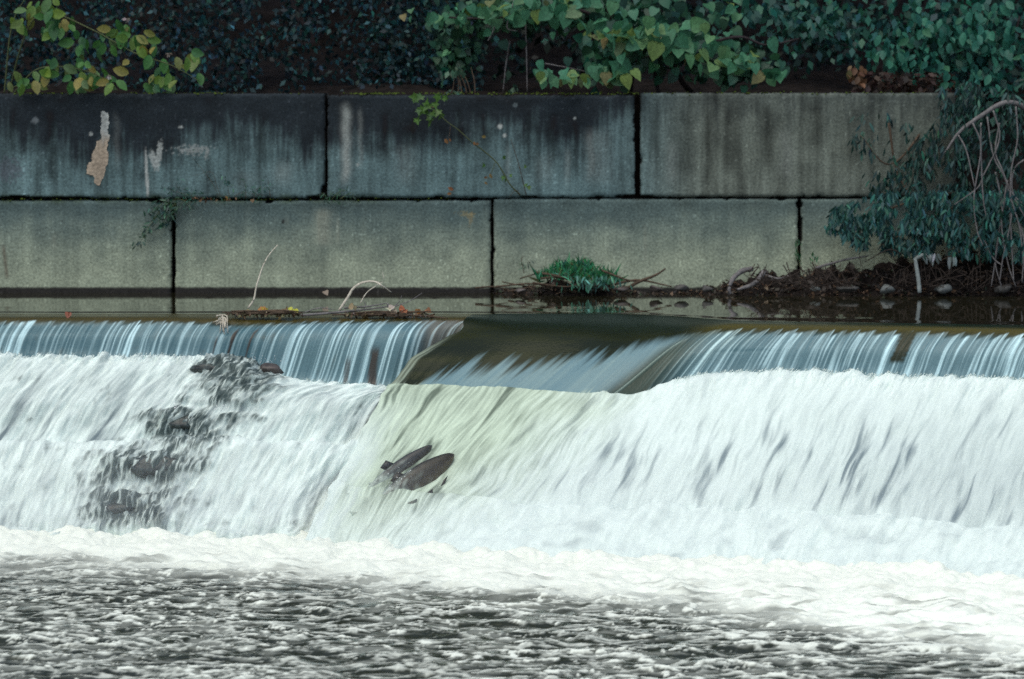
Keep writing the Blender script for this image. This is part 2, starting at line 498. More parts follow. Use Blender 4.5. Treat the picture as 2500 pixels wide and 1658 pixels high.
pc = lerp(np.array([0.34, 0.35, 0.33]), np.array([0.33, 0.265, 0.20]), sst(320, 350, pts[:, 1])[:, None])
me_faces = [fq]
cap = part('peeled_patch', vv, me_faces, M_CONC, blk['peel'], col=np.concatenate([pc * 1.25, pc * 1.2, pc]), smooth=False)
bm_c = link('patch_fill', fast_mesh('patch_fill', P(mid[:, 0], mid[:, 1], WALL_Y - 0.0062), [np.arange(n)[None, :]], col=pc), M_CONC)
# join the fill into the patch
me = cap.data
allv = np.concatenate([vv, P(mid[:, 0], mid[:, 1], WALL_Y - 0.0062)]) - np.array(wall.location)
bpy.data.objects.remove(bm_c)
cap.data = fast_mesh('peeled_patch', allv, [fq, (3 * n + np.arange(n))[None, ::-1]], col=np.concatenate([pc * 1.25, pc * 1.2, pc, pc]), smooth=False)
cap.data.materials.append(M_CONC)

# moss along the top edge and the ledge
def moss_strip(x0, x1, yf, n, spread, size):
    x = RNG.uniform(x0, x1, n)
    y = yf(x) + RNG.normal(0, spread, n)
    c = P(x, y, WALL_Y - 0.004 + RNG.uniform(0, 0.2, n))
    return c, RNG.uniform(0.5, 1.3, n) * size

def scatter(tv, tf, centres, sizes, rots, cols):
    """many small copies of a template in one mesh"""
    N, k = len(centres), len(tv)
    v = np.einsum('nij,kj->nki', rots, tv) * np.asarray(sizes)[:, None, None] + centres[:, None]
    f = [(np.asarray(t)[None] + (np.arange(N) * k)[:, None, None]).reshape(-1, np.asarray(t).shape[1]) for t in (tf if isinstance(tf, list) else [tf])]
    return v.reshape(-1, 3), f, np.repeat(cols, k, 0)

def rot_mats(yaw, tilt, roll):
    """yaw about z, tilt about x, roll about y, as arrays"""
    cz, sz, cx, sx, cy, sy = np.cos(yaw), np.sin(yaw), np.cos(tilt), np.sin(tilt), np.cos(roll), np.sin(roll)
    o, z = np.ones_like(yaw), np.zeros_like(yaw)
    Rz = np.stack([np.stack([cz, -sz, z], -1), np.stack([sz, cz, z], -1), np.stack([z, z, o], -1)], -2)
    Rx = np.stack([np.stack([o, z, z], -1), np.stack([z, cx, -sx], -1), np.stack([z, sx, cx], -1)], -2)
    Ry = np.stack([np.stack([cy, z, sy], -1), np.stack([z, o, z], -1), np.stack([-sy, z, cy], -1)], -2)
    return Rz @ Rx @ Ry

LUMP_V = np.array([[-1, 0, 0], [-.3, -.8, .1], [.6, -.7, 0], [1, .1, 0], [.2, .9, 0], [-.6, .7, 0], [0, 0, .8]], float)
LUMP_F = np.array([[0, 1, 6], [1, 2, 6], [2, 3, 6], [3, 4, 6], [4, 5, 6], [5, 0, 6]])
c1, s1 = moss_strip(-300, 1000, lambda x: LOW + 1 + 0 * x, 900, 1.0, 0.012)
c2, s2 = moss_strip(-300, 1100, lambda x: 487 + 0 * x, 500, 2.0, 0.010)
c3, s3 = moss_strip(1000, 2250, lambda x: LOW + 1 + 0 * x, 350, 1.5, 0.012)
keep = RNG.random(900) < sst(-0.25, 0.5, noise(c1[:, 0] * 2.2, 0, 77))
cc, ss = np.concatenate([c1[keep], c2, c3]), np.concatenate([s1[keep], s2, s3])
n = len(cc)
mv, mf, mc = scatter(LUMP_V, LUMP_F, cc, ss, rot_mats(RNG.uniform(0, 6.3, n), RNG.normal(0, .3, n), RNG.normal(0, .3, n)), np.zeros((n, 3)))
part('moss', mv, mf, M_MOSS, wall, kind='stuff')

# ------------------------------------------------------------------ weir and the water that goes over it
def flow_sheet(lines, na, ns):
    """lines: list of flow lines, each a list of (px, py, distance); returns positions (rows along the flow, columns along the crest), level, s, tau"""
    K = np.array([[P(*q) for q in l] for l in lines])          # (lines, levels, 3)
    nl = K.shape[1]
    L = np.stack([catmull(k, (nl - 1) * ns + 1) for k in K])   # (lines, rows, 3)
    cx = K[:, 1, :]
    s_key = np.concatenate([[0], np.cumsum(np.linalg.norm(np.diff(cx, axis=0), axis=1))])
    s = np.linspace(0, s_key[-1], na)
    # smooth interpolation from line to line (monotone cubic on every coordinate)
    h = np.diff(s_key)[:, None, None]
    d = np.diff(L, axis=0) / h
    m = np.zeros_like(L)
    m[1:-1] = np.where(d[:-1] * d[1:] > 0, 2 * d[:-1] * d[1:] / (d[:-1] + d[1:] + 1e-12), 0)
    m[0], m[-1] = d[0], d[-1]
    i = np.clip(np.searchsorted(s_key, s, side='right') - 1, 0, len(s_key) - 2)
    hh = h[i]; t = ((s - s_key[i])[:, None, None]) / hh
    S = (2 * t**3 - 3 * t**2 + 1) * L[i] + (t**3 - 2 * t**2 + t) * hh * m[i] + (-2 * t**3 + 3 * t**2) * L[i + 1] + (t**3 - t**2) * hh * m[i + 1]
    S = S.transpose(1, 0, 2)
    lev = np.linspace(0, nl - 1, S.shape[0])[:, None] + 0 * s[None]
    seg = np.linalg.norm(np.diff(S, axis=0), axis=2).mean(1)
    tau = np.concatenate([[0], np.cumsum(seg)])[:, None] + 0 * s[None]
    return S, lev, s[None] + 0 * lev, tau, s_key

def normals(S):
    dr, dc = np.gradient(S, axis=0), np.gradient(S, axis=1)
    n = np.cross(dc, dr)
    n = n / (np.linalg.norm(n, axis=2)[..., None] + 1e-9)
    flip = np.sign(n[..., 1:2].mean())
    return -n * flip

POOL_Z = -1.40
A = []
for cx, b3, y3 in ((-700, 25.4, 868), (0, 25.36, 868), (300, 25.33, 870), (500, 25.3, 874), (660, 25.25, 896), (740, 25.2, 920), (850, 25.18, 928), (1000, 25.15, 938), (1160, 25.35, 944)):
    big = sst(560, 760, cx)
    A.append([(cx + 45, 766, 25.85), (cx + 24, 779 + 4 * gauss(cx, 600, 150), 25.5), (cx - 4 - 10 * big, 818, b3 + .06), (cx - 22 - 28 * big, y3, b3), (cx - 34 - 32 * big, y3 + 6, b3 - .2),
              (cx - 115 - 50 * big, 975, b3 - .42), (cx - 175 - 50 * big, 1077, b3 - .56), (cx - 190 - 50 * big, 1086, b3 - .78), (cx - 240 - 60 * big, 1200, b3 - 1.0), (cx - 280 - 70 * big, 1306, b3 - 1.28), (cx - 305 - 70 * big, 1345, b3 - 1.42)])
B = [
    [(1152, 768, 25.60), (1128, 783, 25.30), (1056, 843, 25.08), (955, 936, 24.90), (946, 944, 24.84), (880, 1060, 24.50), (812, 1180, 24.20), (806, 1190, 24.09), (740, 1328, 23.60), (720, 1386, 23.15)],
    [(1300, 766, 25.60), (1285, 800, 25.05), (1205, 862, 24.80), (1118, 940, 24.62), (1106, 950, 24.56), (1010, 1080, 24.20), (930, 1190, 23.90), (924, 1200, 23.79), (850, 1341, 23.30), (830, 1400, 22.85)],
    [(1480, 766, 25.55), (1465, 806, 24.95), (1390, 868, 24.68), (1295, 948, 24.48), (1282, 958, 24.42), (1170, 1085, 24.05), (1075, 1205, 23.70), (1068, 1215, 23.59), (970, 1350, 23.10), (950, 1410, 22.65)],
    [(1620, 770, 25.40), (1600, 806, 24.80), (1545, 868, 24.50), (1455, 958, 24.32), (1442, 968, 24.25), (1345, 1090, 23.90), (1250, 1220, 23.50), (1242, 1230, 23.39), (1150, 1360, 22.90), (1130, 1419, 22.45)],
    [(1730, 778, 25.10), (1700, 806, 24.68), (1640, 860, 24.48), (1550, 962, 24.28), (1535, 968, 24.15), (1455, 1095, 23.85), (1375, 1230, 23.42), (1366, 1240, 23.31), (1290, 1368, 22.73), (1270, 1427, 22.30)],
    [(1800, 783, 24.90), (1790, 798, 24.58), (1732, 850, 24.46), (1672, 928, 24.40), (1655, 934, 24.15), (1585, 1085, 23.80), (1515, 1232, 23.40), (1506, 1242, 23.29), (1440, 1371, 22.65), (1420, 1432, 22.20)],
    [(2020, 787, 24.65), (2006, 801, 24.35), (1972, 848, 24.24), (1945, 908, 24.20), (1930, 915, 23.95), (1850, 1080, 23.55), (1780, 1236, 23.20), (1770, 1246, 23.08), (1700, 1381, 22.45), (1680, 1445, 21.95)],
    [(2320, 791, 24.30), (2306, 806, 24.05), (2272, 854, 23.94), (2245, 920, 23.90), (2230, 928, 23.65), (2150, 1090, 23.25), (2080, 1255, 22.90), (2070, 1264, 22.79), (2000, 1394, 22.17), (1980, 1461, 21.65)],
    [(2720, 797, 24.00), (2706, 816, 23.70), (2672, 864, 23.60), (2645, 935, 23.55), (2630, 942, 23.30), (2550, 1105, 22.90), (2480, 1280, 22.50), (2470, 1290, 22.39), (2400, 1413, 21.80), (2380, 1477, 21.35)],
    [(3250, 806, 23.55), (3230, 828, 23.20), (3205, 880, 23.10), (3175, 950, 23.05), (3160, 958, 22.80), (3080, 1115, 22.40), (3000, 1300, 22.00), (2990, 1310, 21.89), (2900, 1442, 21.25), (2880, 1511, 20.75)],
]

def white_water(s, tau, seed):
    """streaks at several widths along the flow, about 0..1"""
    w = 0.03 * noise(s * 3, tau * 3, seed + 9)
    a = fbm((s + w) / 0.11, tau / 0.75, 3, seed)
    b = fbm((s + w) / 0.028, tau / 0.34, 3, seed + 3)
    return a, b

def feathers(n, l0, l1, lift, wid, cols, jit=.25):
    """short threads of white water that follow the flow and break up the edges of the ledges"""
    R, Cn = S.shape[:2]
    per = (R - 1) / lev.max()
    c_ = cols[RNG.integers(0, len(cols), n)]
    a0 = l0 + RNG.normal(0, jit, n) * .5; a1 = l1 + RNG.normal(0, jit, n)
    k_ = 5
    pts = np.zeros((n, k_, 3))
    for i in range(k_):
        t_ = i / (k_ - 1)
        r_ = np.clip(np.round((a0 + (a1 - a0) * t_) * per).astype(int), 0, R - 1)
        pts[:, i] = S[r_, c_] + ND[r_, c_] * (.004 + lift * RNG.uniform(.2, 1, n) * math.sin(math.pi * min(1, t_ * .9 + .1)))[:, None]
    side = np.array([1.0, -.2, .15]) / 1.03
    w_ = np.array([.25, .8, 1, .7, .1])[None, :, None] * (wid * RNG.uniform(.5, 1.4, n))[:, None, None]
    v_ = np.stack([pts - side * w_, pts + ND[R // 2, 0] * w_ * .6, pts + side * w_], 2).reshape(n, k_ * 3, 3)
    q_ = []
    for i in range(k_ - 1):
        for j_ in range(2): q_.append([i * 3 + j_, i * 3 + j_ + 1, i * 3 + 4 + j_, i * 3 + 3 + j_])
    f_ = (np.array(q_)[None] + (np.arange(n) * k_ * 3)[:, None, None]).reshape(-1, 4)
    v_ = v_.reshape(-1, 3)
    tag(link('spray', fast_mesh('spray', v_, f_, col=np.tile(np.array([0.73, 0.82, 0.775]), (len(v_), 1)) * RNG.uniform(.75, 1.05, (n, 1)).repeat(k_ * 3, 0), attrs={'foam': np.ones(len(v_))}), M_FALL), kind='stuff')

# ---- left part
S, lev, s, tau, sk = flow_sheet(A, 900, 34)
N = normals(S)
ND = 0.35 * N + 0.65 * np.array([-.1, -.78, .6]); ND /= np.linalg.norm(ND, axis=2)[..., None]
px, py = to_px(S)
a, b = white_water(s, tau, 100)
veil = sst(0.95, 1.25, lev) * (1 - sst(3.0, 3.4, lev))
below = sst(3.1, 3.9, lev + 0.35 * fbm(s / .022, tau / .3, 3, 139))
scal = ((s / 0.10 + 0.8 * noise(s * 2.1, 0, 5)) % 1.0)
start = 1.08 + 0.62 * (1 - scal) * (0.5 + 0.5 * noise(s * 3, 2.2, 6))
corr = fbm(s / 0.036 + 0.3 * noise(s * 4, tau * 3, 8), tau / 1.3, 2, 111)
thread = sst(-0.15, 0.85, 0.8 * fbm(s / 0.019 + 0.25 * noise(s * 5, tau * 3, 7), tau / 1.2, 2, 112) + 0.40 * fbm(s / 0.055, tau / 1.2, 2, 113)) ** 1.3
f_veil = sst(start - 0.06, start + 0.14, lev) * (0.13 + 0.87 * thread) * (0.62 + 0.38 * sst(-.5, .4, noise(s / .35, 0.4, 115))) * (1 - 0.45 * sst(2.75, 2.95, lev) * (1 - sst(560, 700, px)) * (0.6 + 0.6 * noise(s / .06, 0, 114)))
trick = gauss(px, 590, 70)                          # the part where hardly any water comes over
stub = sst(1000, 1060, px)
strip = noise(s / .033, 0.5, 151) + 0.35 * noise(s / .05, tau / .12, 152) + 0.9 * gauss(px + .25 * (py - 830), 500, 16) - 0.6 * gauss(px, 545, 16) + 0.5 * gauss(px, 632, 16)
torn0 = sst(.15, .5, strip) * sst(.25, .45, trick) * sst(795, 812, py + 14 * noise(s / .05, 0.1, 153))
torn = torn0 + sst(.3, .8, gauss(px + 0.1 * (py - 860), 915, 14) + .3 * noise(s / .02, tau / .3, 154)) * sst(835, 865, py) + .8 * sst(.3, .8, gauss(px + .12 * (py - 880), 850, 9)) * sst(860, 890, py)
f_veil = f_veil * (1 - 0.55 * trick - 0.25 * stub) * (1 - .85 * torn)
def ell(cx, cy, rx, ry, p=2.0):
    return np.exp(-(np.abs((px - cx) / rx) ** p + np.abs((py - cy) / ry) ** p))
rk = np.maximum.reduce([ell(575, 925, 105, 52, 3), ell(445, 1038, 90, 42, 3), ell(350, 1145, 130, 44, 3), ell(300, 1240, 100, 44, 3)])
rk = rk * sst(3.2, 3.7, lev)
rkn = fbm(s / .16, tau / .16, 4, 131)
rk = np.maximum(rk, 0.55 * np.exp(-(np.abs((px - (600 - (py - 900) * .75)) / 120) ** 4)) * sst(3.2, 3.7, lev) * (1 - sst(1280, 1310, py)) * (1 - sst(980, 1000, py) * (1 - sst(1000, 1020, py)) ))
rkn = rkn + 0.5 * fbm(s / .06, tau / .10, 3, 132)
rock = sst(0.20, 0.80, rk * 1.15 + 0.42 * rkn)
slots = sst(0.0, 1.1, a + 0.45 * b) * (0.35 + 0.65 * sst(4.2, 5.8, lev) * (1 - sst(6.0, 6.4, lev)) + 0.55 * sst(7.2, 8.6, lev) * (1 - sst(8.8, 9.1, lev))) * (1 - 0.8 * sst(600, 800, px + (py - 900) * .3))
c = fbm((s + .03 * noise(s * 3, tau * 3, 19)) / 0.055, tau / 0.40, 3, 106)
puff = fbm(s / .22, tau / .30, 3, 147)
f_low = np.clip(0.76 + 0.20 * b + 0.22 * c + 0.16 * puff + 0.08 * a - 0.95 * slots + 0.16 * gauss(lev, 4.0, .35) + 0.14 * sst(6.0, 6.4, lev) - 0.10 * sst(7, 8, lev) * (1 - sst(500, 700, px)), 0.05, 1)
lace = sst(-0.10, 0.75, fbm((s + .02 * noise(s * 20, tau * 9, 4)) / .030, tau / .11, 4, 133) + 0.10)
f_low = lerp(f_low, 0.04 + 0.62 * lace, np.clip(rock, 0, 1) * .96)
foam = lerp(f_veil, f_low, below)
fringe = fbm(s / .02, tau / .05, 3, 140)
foam = np.clip(foam + 0.5 * gauss(lev, 3.7, .25) * fringe, 0, 1)
disp = 0.007 * corr * veil + below * (0.008 * a + 0.0015 * b + 0.026 * fbm(s / .20, tau / .34, 3, 146)) + 0.08 * rk + 0.05 * rk * rkn - 0.02 * trick * veil
disp = disp + 0.016 * sst(3.5, 3.9, lev) * fbm(s / .10, tau / .28, 3, 141) + 0.030 * gauss(lev, 3.9, .35) * fbm(s / .07, tau / .12, 3, 143)
disp = disp + 0.05 * sst(8.3, 9.2, lev) * fbm(s / .16, tau / .12, 3, 142)
S = S + ND * disp[..., None]
wat = lerp(np.array([0.060, 0.048, 0.014]), np.array([0.028, 0.084, 0.106]), sst(1.05, 1.6, lev)[..., None])  # the curtain's blue is reflected sky, painted into the water colour
wat = lerp(wat, np.array([0.10, 0.135, 0.155]), below[..., None])
wat = lerp(wat, np.array([0.022, 0.042, 0.044]), np.clip(rock * 1.4, 0, 1)[..., None])
wat = lerp(wat, np.array([0.045, 0.036, 0.030]), np.clip(torn * veil, 0, 1)[..., None])
wat = lerp(wat, np.array([0.13, 0.105, 0.075]), (stub * veil * 0.8)[..., None])
fc = lerp(np.array([0.60, 0.82, 0.86]), np.array([0.73, 0.82, 0.775]), below[..., None])
col = lerp(wat, fc, foam[..., None])
PXA = np.stack([px, py], -1); SA = S.copy()
colsA = np.where(~((px[3 * 34] > 450) & (px[3 * 34] < 690)))[0]
feathers(420, 3.35, 3.95, .020, .0020, colsA, .15)
link_A = tag(link('waterfall', fast_mesh('waterfall', S.reshape(-1, 3), grid_faces(*s.shape), col=col.reshape(-1, 3), attrs={'foam': np.maximum(foam, .85 * below).ravel()}), M_FALL), kind='structure')
jr = np.argmax(S[..., 2] < POOL_Z, axis=0); footA = S[jr, np.arange(S.shape[1])]

# ---- breach and right part
S, lev, s, tau, sk = flow_sheet(B, 1150, 38)
N = normals(S)
ND = 0.35 * N + 0.65 * np.array([-.1, -.78, .6]); ND /= np.linalg.norm(ND, axis=2)[..., None]
px, py = to_px(S)
a, b = white_water(s, tau, 200)
right = sst(sk[4] - 0.10, sk[5] + 0.02, s - 0.05 * (lev - 2))              # 0 in the breach, 1 under the curtain
veil = sst(0.95, 1.25, lev) * (1 - sst(2.9, 3.3, lev)) * right
below = sst(3.0, 3.6, lev + (0.30 * right + 0.26 * (1 - right)) * fbm(s / .022, tau / .3, 3, 239) + 0.25 * (1 - right) * noise(s / .09, 0.3, 238))
scal = ((s / 0.115 + 0.8 * noise(s * 2.1, 0, 15)) % 1.0)
start = 1.06 + 0.66 * (1 - scal) * (0.5 + 0.5 * noise(s * 3, 2.2, 16))
corr = fbm(s / 0.038 + 0.3 * noise(s * 4, tau * 3, 18), tau / 1.3, 2, 211)
thread = sst(-0.2, 0.85, 0.8 * fbm(s / 0.018 + 0.25 * noise(s * 5, tau * 3, 17), tau / 1.2, 2, 212) + 0.40 * fbm(s / 0.06, tau / 1.2, 2, 214)) ** 1.2
f_veil = sst(start - 0.06, start + 0.12, lev) * (0.16 + 0.84 * thread) * (0.66 + 0.34 * sst(-.5, .4, noise(s / .35, 0.4, 215))) * (1 - 0.75 * sst(2.5, 2.95, lev) * sst(-.1, .5, fbm(s / .08, 0, 3, 213)))
edge = 1 - sst(0.02, 0.07 + 0.04 * (lev - 2), s)
lines_ = sst(0.35, 0.8, fbm(s / .05, tau / .8, 2, 221) + 0.12)
ss = np.clip(s / sk[4], 0, 1)
jag = 0.30 * fbm(s / .040, tau / 2.0, 3, 222) * (1 - sst(.7, .95, ss)) + 0.25 * fbm(s / .2, 0, 2, 224)
thin = sst(-0.30, 0.26, lev + jag - np.interp(ss, [0, .12, .2, .5, .8, 1], [9, 3.2, 2.45, 2.4, 1.75, 1.3])) * (1 - sst(-.16, .05, s - sk[4] + 0.13 * (lev - 1.6)))  # thin aerated water of the lower ramp, where the mirrored sky is painted
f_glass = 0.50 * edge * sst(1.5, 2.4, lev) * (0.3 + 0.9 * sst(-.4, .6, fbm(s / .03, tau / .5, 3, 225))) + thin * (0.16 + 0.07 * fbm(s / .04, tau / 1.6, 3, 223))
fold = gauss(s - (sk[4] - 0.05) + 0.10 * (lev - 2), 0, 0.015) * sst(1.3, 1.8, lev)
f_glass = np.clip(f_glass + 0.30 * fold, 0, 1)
chute = (1 - sst(sk[3] - 0.35, sk[4] + 0.25, s + 0.12 * fbm(s * 2, tau * 2, 2, 230) + 0.14 * (lev - 4) + 0.10 * b)) * (1 - (1 - sst(0.0, 0.45, s + 0.10 * a + .05 * b)) * sst(4.0, 5.6, lev))
slots = sst(0.0, 1.1, a + 0.40 * b - 0.06) * (0.25 + 0.75 * sst(3.9, 5.4, lev) * (1 - sst(5.6, 6.6, lev))) * (1 - sst(6.4, 7.0, lev) * 0.6)
c = fbm((s + .03 * noise(s * 3, tau * 3, 29)) / 0.060, tau / 0.42, 3, 206)
zone = sst(3.8, 5.2, lev) * (1 - sst(5.6, 6.6, lev + .5 * c))
f_white = np.clip(0.95 + 0.07 * b + 0.12 * c + 0.05 * a - 0.78 * slots - zone * (0.06 + 0.20 * sst(1700, 2400, px)) - 0.30 * zone * sst(0, .8, c + .3 * a) - .25 * sst(6.9, 7.6, lev) * sst(.35, .8, fbm(s / .3, tau / .35, 3, 207)), 0.1, 1)
def seg_d(x0, y0, x1, y1):
    t_ = np.clip(((px - x0) * (x1 - x0) + (py - y0) * (y1 - y0)) / ((x1 - x0) ** 2 + (y1 - y0) ** 2), 0, 1)
    return np.hypot(px - x0 - t_ * (x1 - x0), py - y0 - t_ * (y1 - y0))
over_fish = 1 - sst(10, 55, seg_d(990, 1135, 915, 1255) + 10 * b)
dk = (1 - sst(3, 26, seg_d(1070, 1205, 1020, 1240) + 9 * b)) + .7 * (1 - sst(2, 18, seg_d(1178, 1150, 1160, 1185) + 8 * b)) + .6 * (1 - sst(2, 20, seg_d(1400, 1060, 1330, 1130) + 10 * b))
f_green = np.clip(0.68 + 0.30 * b + 0.16 * a - 0.75 * sst(0.30, 0.95, a + 0.3 * b) + 0.10 * sst(5, 7, lev) - 0.42 * over_fish * (1 - sst(6.8, 7.6, lev)) - 0.6 * dk, 0.05, 1)
f_low = lerp(f_white, f_green, chute * (1 - sst(7.3, 8.4, lev + 0.6 * a)))
torn = sst(.25, .7, gauss(px - 2212 + 0.45 * (py - 830) + 5 * noise(py / 10, 1, 5), 0, 20) + .25 * noise(s / .03, tau / .2, 250)) * sst(800, 812, py) * (1 - sst(878, 892, py)) * right
f_veil = f_veil * (1 - .96 * torn)
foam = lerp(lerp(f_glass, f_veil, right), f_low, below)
foam = np.clip(foam + 0.5 * gauss(lev, 3.55, .2) * fbm(s / .02, tau / .05, 3, 240) * right, 0, 1)
disp = 0.007 * corr * veil + below * (0.006 * a + 0.0012 * b + 0.030 * (1 - .6 * chute) * fbm(s / .24, tau / .50, 3, 246)) * lerp(1, .8, chute) + 0.004 * (1 - right) * sst(1.5, 3, lev) * (1 - below) * fbm(s / .12, tau / 1.0, 2, 241)
S[..., 0] += (0.075 * gauss(lev, 1.45, .32) - 0.05 * gauss(lev, 2.35, .3) + .012 * noise(lev * 6, .5, 260) * sst(1.2, 1.6, lev)) * (1 - sst(0, .30, s))
S[..., 1] += 0.07 * (1 - sst(0, .22, s)) * sst(3.6, 4.6, lev)
disp = disp + right * gauss(lev, 3.9, .5) * (0.016 * fbm(s / .10, tau / .16, 3, 242) + .010 * fbm(s / .03, tau / .10, 3, 247)) + 0.012 * fold
disp = disp + 0.035 * sst(5.6, 6.8, lev) * (1 - chute * .7) * fbm(s / .30, tau / .35, 4, 243) + 0.03 * sst(7.5, 8.2, lev) * fbm(s / .30, tau / .3, 3, 244)
S = S + ND * disp[..., None]
refl_streaks = 0.25 + 0.5 * sst(-.7, .9, fbm(px / 200, py / 26, 4, 261))  # streaky reflections painted into the dark water of the upper ramp
wat = lerp(lerp(np.array([0.007, 0.011, 0.004]), np.array([0.026, 0.028, 0.006]), (refl_streaks * sst(.7, 1.4, lev))[..., None]), np.array([0.028, 0.084, 0.106]), (right * sst(1.1, 1.6, lev))[..., None])  # the right hand curtain gets its sky reflection as blue base colour too
wat = lerp(wat, np.array([0.085, 0.185, 0.245]), (thin * .85 * (1 - right))[..., None])  # sky reflection on the lower ramp, painted as a blue base colour
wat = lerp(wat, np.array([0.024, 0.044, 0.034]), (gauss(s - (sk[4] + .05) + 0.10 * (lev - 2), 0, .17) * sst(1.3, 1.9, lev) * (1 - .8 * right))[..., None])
wat = lerp(wat, np.array([0.022, 0.024, 0.010]), torn[..., None])
wat = lerp(wat, np.array([0.075, 0.062, 0.012]), (right * gauss(lev, 0.9, 0.35))[..., None])
wat = lerp(wat, lerp(np.array([0.11, 0.155, 0.18]), np.array([0.09, 0.12, 0.09]), chute[..., None]), below[..., None])
fc = lerp(lerp(np.array([0.60, 0.82, 0.86]), np.array([0.73, 0.82, 0.775]), below[..., None]), np.array([0.60, 0.71, 0.56]), (chute * (1 - sst(6.5, 8.5, lev)))[..., None])
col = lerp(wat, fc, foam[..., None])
colsB = np.where(s[0] > sk[5] - .05)[0]
feathers(650, 3.25, 3.85, .020, .0020, colsB, .15)
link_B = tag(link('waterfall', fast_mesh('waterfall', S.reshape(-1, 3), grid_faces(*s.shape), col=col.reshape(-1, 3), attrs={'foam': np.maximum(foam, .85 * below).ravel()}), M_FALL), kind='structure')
PXY = np.stack([px, py], -1); CHUTE = S.copy(); CHUTE_N = N.copy(); CHUTE_LEV = lev
jr = np.argmax(S[..., 2] < POOL_Z, axis=0); footB = S[jr, np.arange(S.shape[1])]

# ---- the dam under the water, seen only where the curtain is torn
weir_pts = [(l[1], l[2]) for l in A] + [(l[1], l[2]) for l in B[5:]]
wv, cols = [], []
for (c, m) in weir_pts:
    p = P(*c)
    y = p[1] + 0.02
    wv += [[p[0], y + 0.5, -0.9], [p[0], y + 0.45, -0.03], [p[0], y + 0.05, -0.035], [p[0], y + 0.0, -0.07], [p[0], y - 0.02, -0.45], [p[0], y - 0.02, -1.5]]
wv = np.array(wv)
wv[:, 1] += 0.02 * noise(wv[:, 0] * 5, wv[:, 2] * 9, 3) + 0.03
weir = thing('weir', (0, 25.3, POOL_Z), 'low concrete weir that carries the curtain of falling water across the river', 'weir')
nA = len(A)
part('weir_body', wv[:nA * 6], grid_faces(nA, 6), M_ROCK, weir)
part('weir_body', wv[nA * 6:], grid_faces(len(weir_pts) - nA, 6), M_ROCK, weir)

# ---- river above: one level sheet that meets the first row of the falls
rx = np.concatenate([[-14], np.linspace(-6.5, 6.5, 260), [14]])
front_x = np.concatenate([[P(*A[i][0])[0] for i in range(len(A))], [P(*B[i][0])[0] for i in range(1, len(B))]])
front_y = np.concatenate([[P(*A[i][0])[1] for i in range(len(A))], [P(*B[i][0])[1] for i in range(1, len(B))]])
front_z = np.concatenate([[P(*A[i][0])[2] for i in range(len(A))], [P(*B[i][0])[2] for i in range(1, len(B))]])
o_ = np.argsort(front_x)
fy = np.interp(rx, front_x[o_], front_y[o_]); fz = np.interp(rx, front_x[o_], front_z[o_])
rows = []
for t in np.linspace(0, 1, 40) ** 1.6:
    Y = lerp(fy, np.full_like(rx, 29.9), t)
    Z = lerp(fz, 0 * rx, sst(0, 0.16, t * np.ones_like(rx)))
    Z = Z + 0.0008 * noise(rx * 2.2, Y * 5, 4) * sst(0, .1, t)
    rows.append(np.stack([rx, Y, Z], -1))
R = np.array(rows)
ncol = np.broadcast_to(np.array([0.020, 0.019, 0.010]), R.shape).reshape(-1, 3)
tag(link('river', fast_mesh('river', R.reshape(-1, 3), grid_faces(R.shape[0], R.shape[1]), col=ncol, attrs={'foam': np.zeros(R.shape[0] * R.shape[1])}), M_RIVER), kind='structure')

# ---- pool below
fx_ = np.concatenate([footA[:, 0][:700], footB[:, 0][60:]]); fy_ = np.concatenate([footA[:, 1][:700], footB[:, 1][60:]])
o_ = np.argsort(fx_)
xs = np.concatenate([np.linspace(-16, -4.4, 20), np.linspace(-4.3, 4.3, 860), np.linspace(4.4, 16, 20)])
ys = np.concatenate([np.linspace(-6, 16.8, 24), np.linspace(16.9, 25.0, 560)])
X, Y = np.meshgrid(xs, ys)
ff = np.interp(xs, fx_[o_], fy_[o_])
ff = np.convolve(np.pad(ff, 20, mode='edge'), np.ones(41) / 41, 'valid')
D = ff[None] - Y                                     # distance from the foot of the fall
edge_d = 2.05 + 0.12 * X + 0.3 * noise(X * .6, Y * .3, 301) + 0.95 * sst(0.3, 3.0, X)
near = 1 - sst(edge_d - 0.9, edge_d + 0.55, D + 0.35 * fbm(X * 1.6, Y * 1.8, 4, 302))
wx, wy = X + 0.05 * noise(X * 3, Y * 3, 311), Y + 0.09 * noise(X * 3, Y * 2, 312)
chop = fbm(wx / 0.34, wy / 0.26, 4, 303, .55)
ridge = 1 - np.abs(fbm(wx / 0.5, wy / 0.22, 3, 304))
raft = fbm(wx / 0.10, wy / 0.085, 4, 305, .65)
mat_ = fbm(wx / 0.34, wy / 0.13, 4, 309, .6)
big = fbm(X / 1.3, Y / 1.0, 3, 306)
rightside = sst(-0.2, 2.2, X)
raft = lerp(raft, mat_, 0.55 * rightside)
swell = fbm(X / 0.9, Y / 0.24, 3, 310)
cover = -0.50 + 0.28 * big + 0.30 * swell + 0.50 * rightside * (1 - 0.5 * sst(2.2, 4.6, D)) + 0.12 * sst(3.5, 6, D)
pf = sst(-0.02, 0.20, raft * 0.75 + 0.35 * chop + cover)
web = 1 - np.abs(fbm(wx / 0.24, wy / 0.11, 3, 314))
streak = np.maximum(sst(0.78, 1.05, ridge + 0.25 * raft) * 0.7, sst(.86, .99, web) * sst(-.3, .5, swell + .5 * raft) * .75)
pf = np.maximum(np.maximum(pf, streak), 0.22 * sst(-.1, .6, fbm(wx / .3, wy / .08, 3, 313)))
nf = np.clip(1.0 - 0.60 * sst(0.15, 0.9, fbm(wx / .42, wy / .16, 4, 307)) * sst(0.3, 1.5, D), 0, 1)
foam = np.clip(lerp(pf, nf, near), 0, 1)
amp = lerp(0.013, 0.040, near) * (1 - 0.6 * sst(4, 9, D))
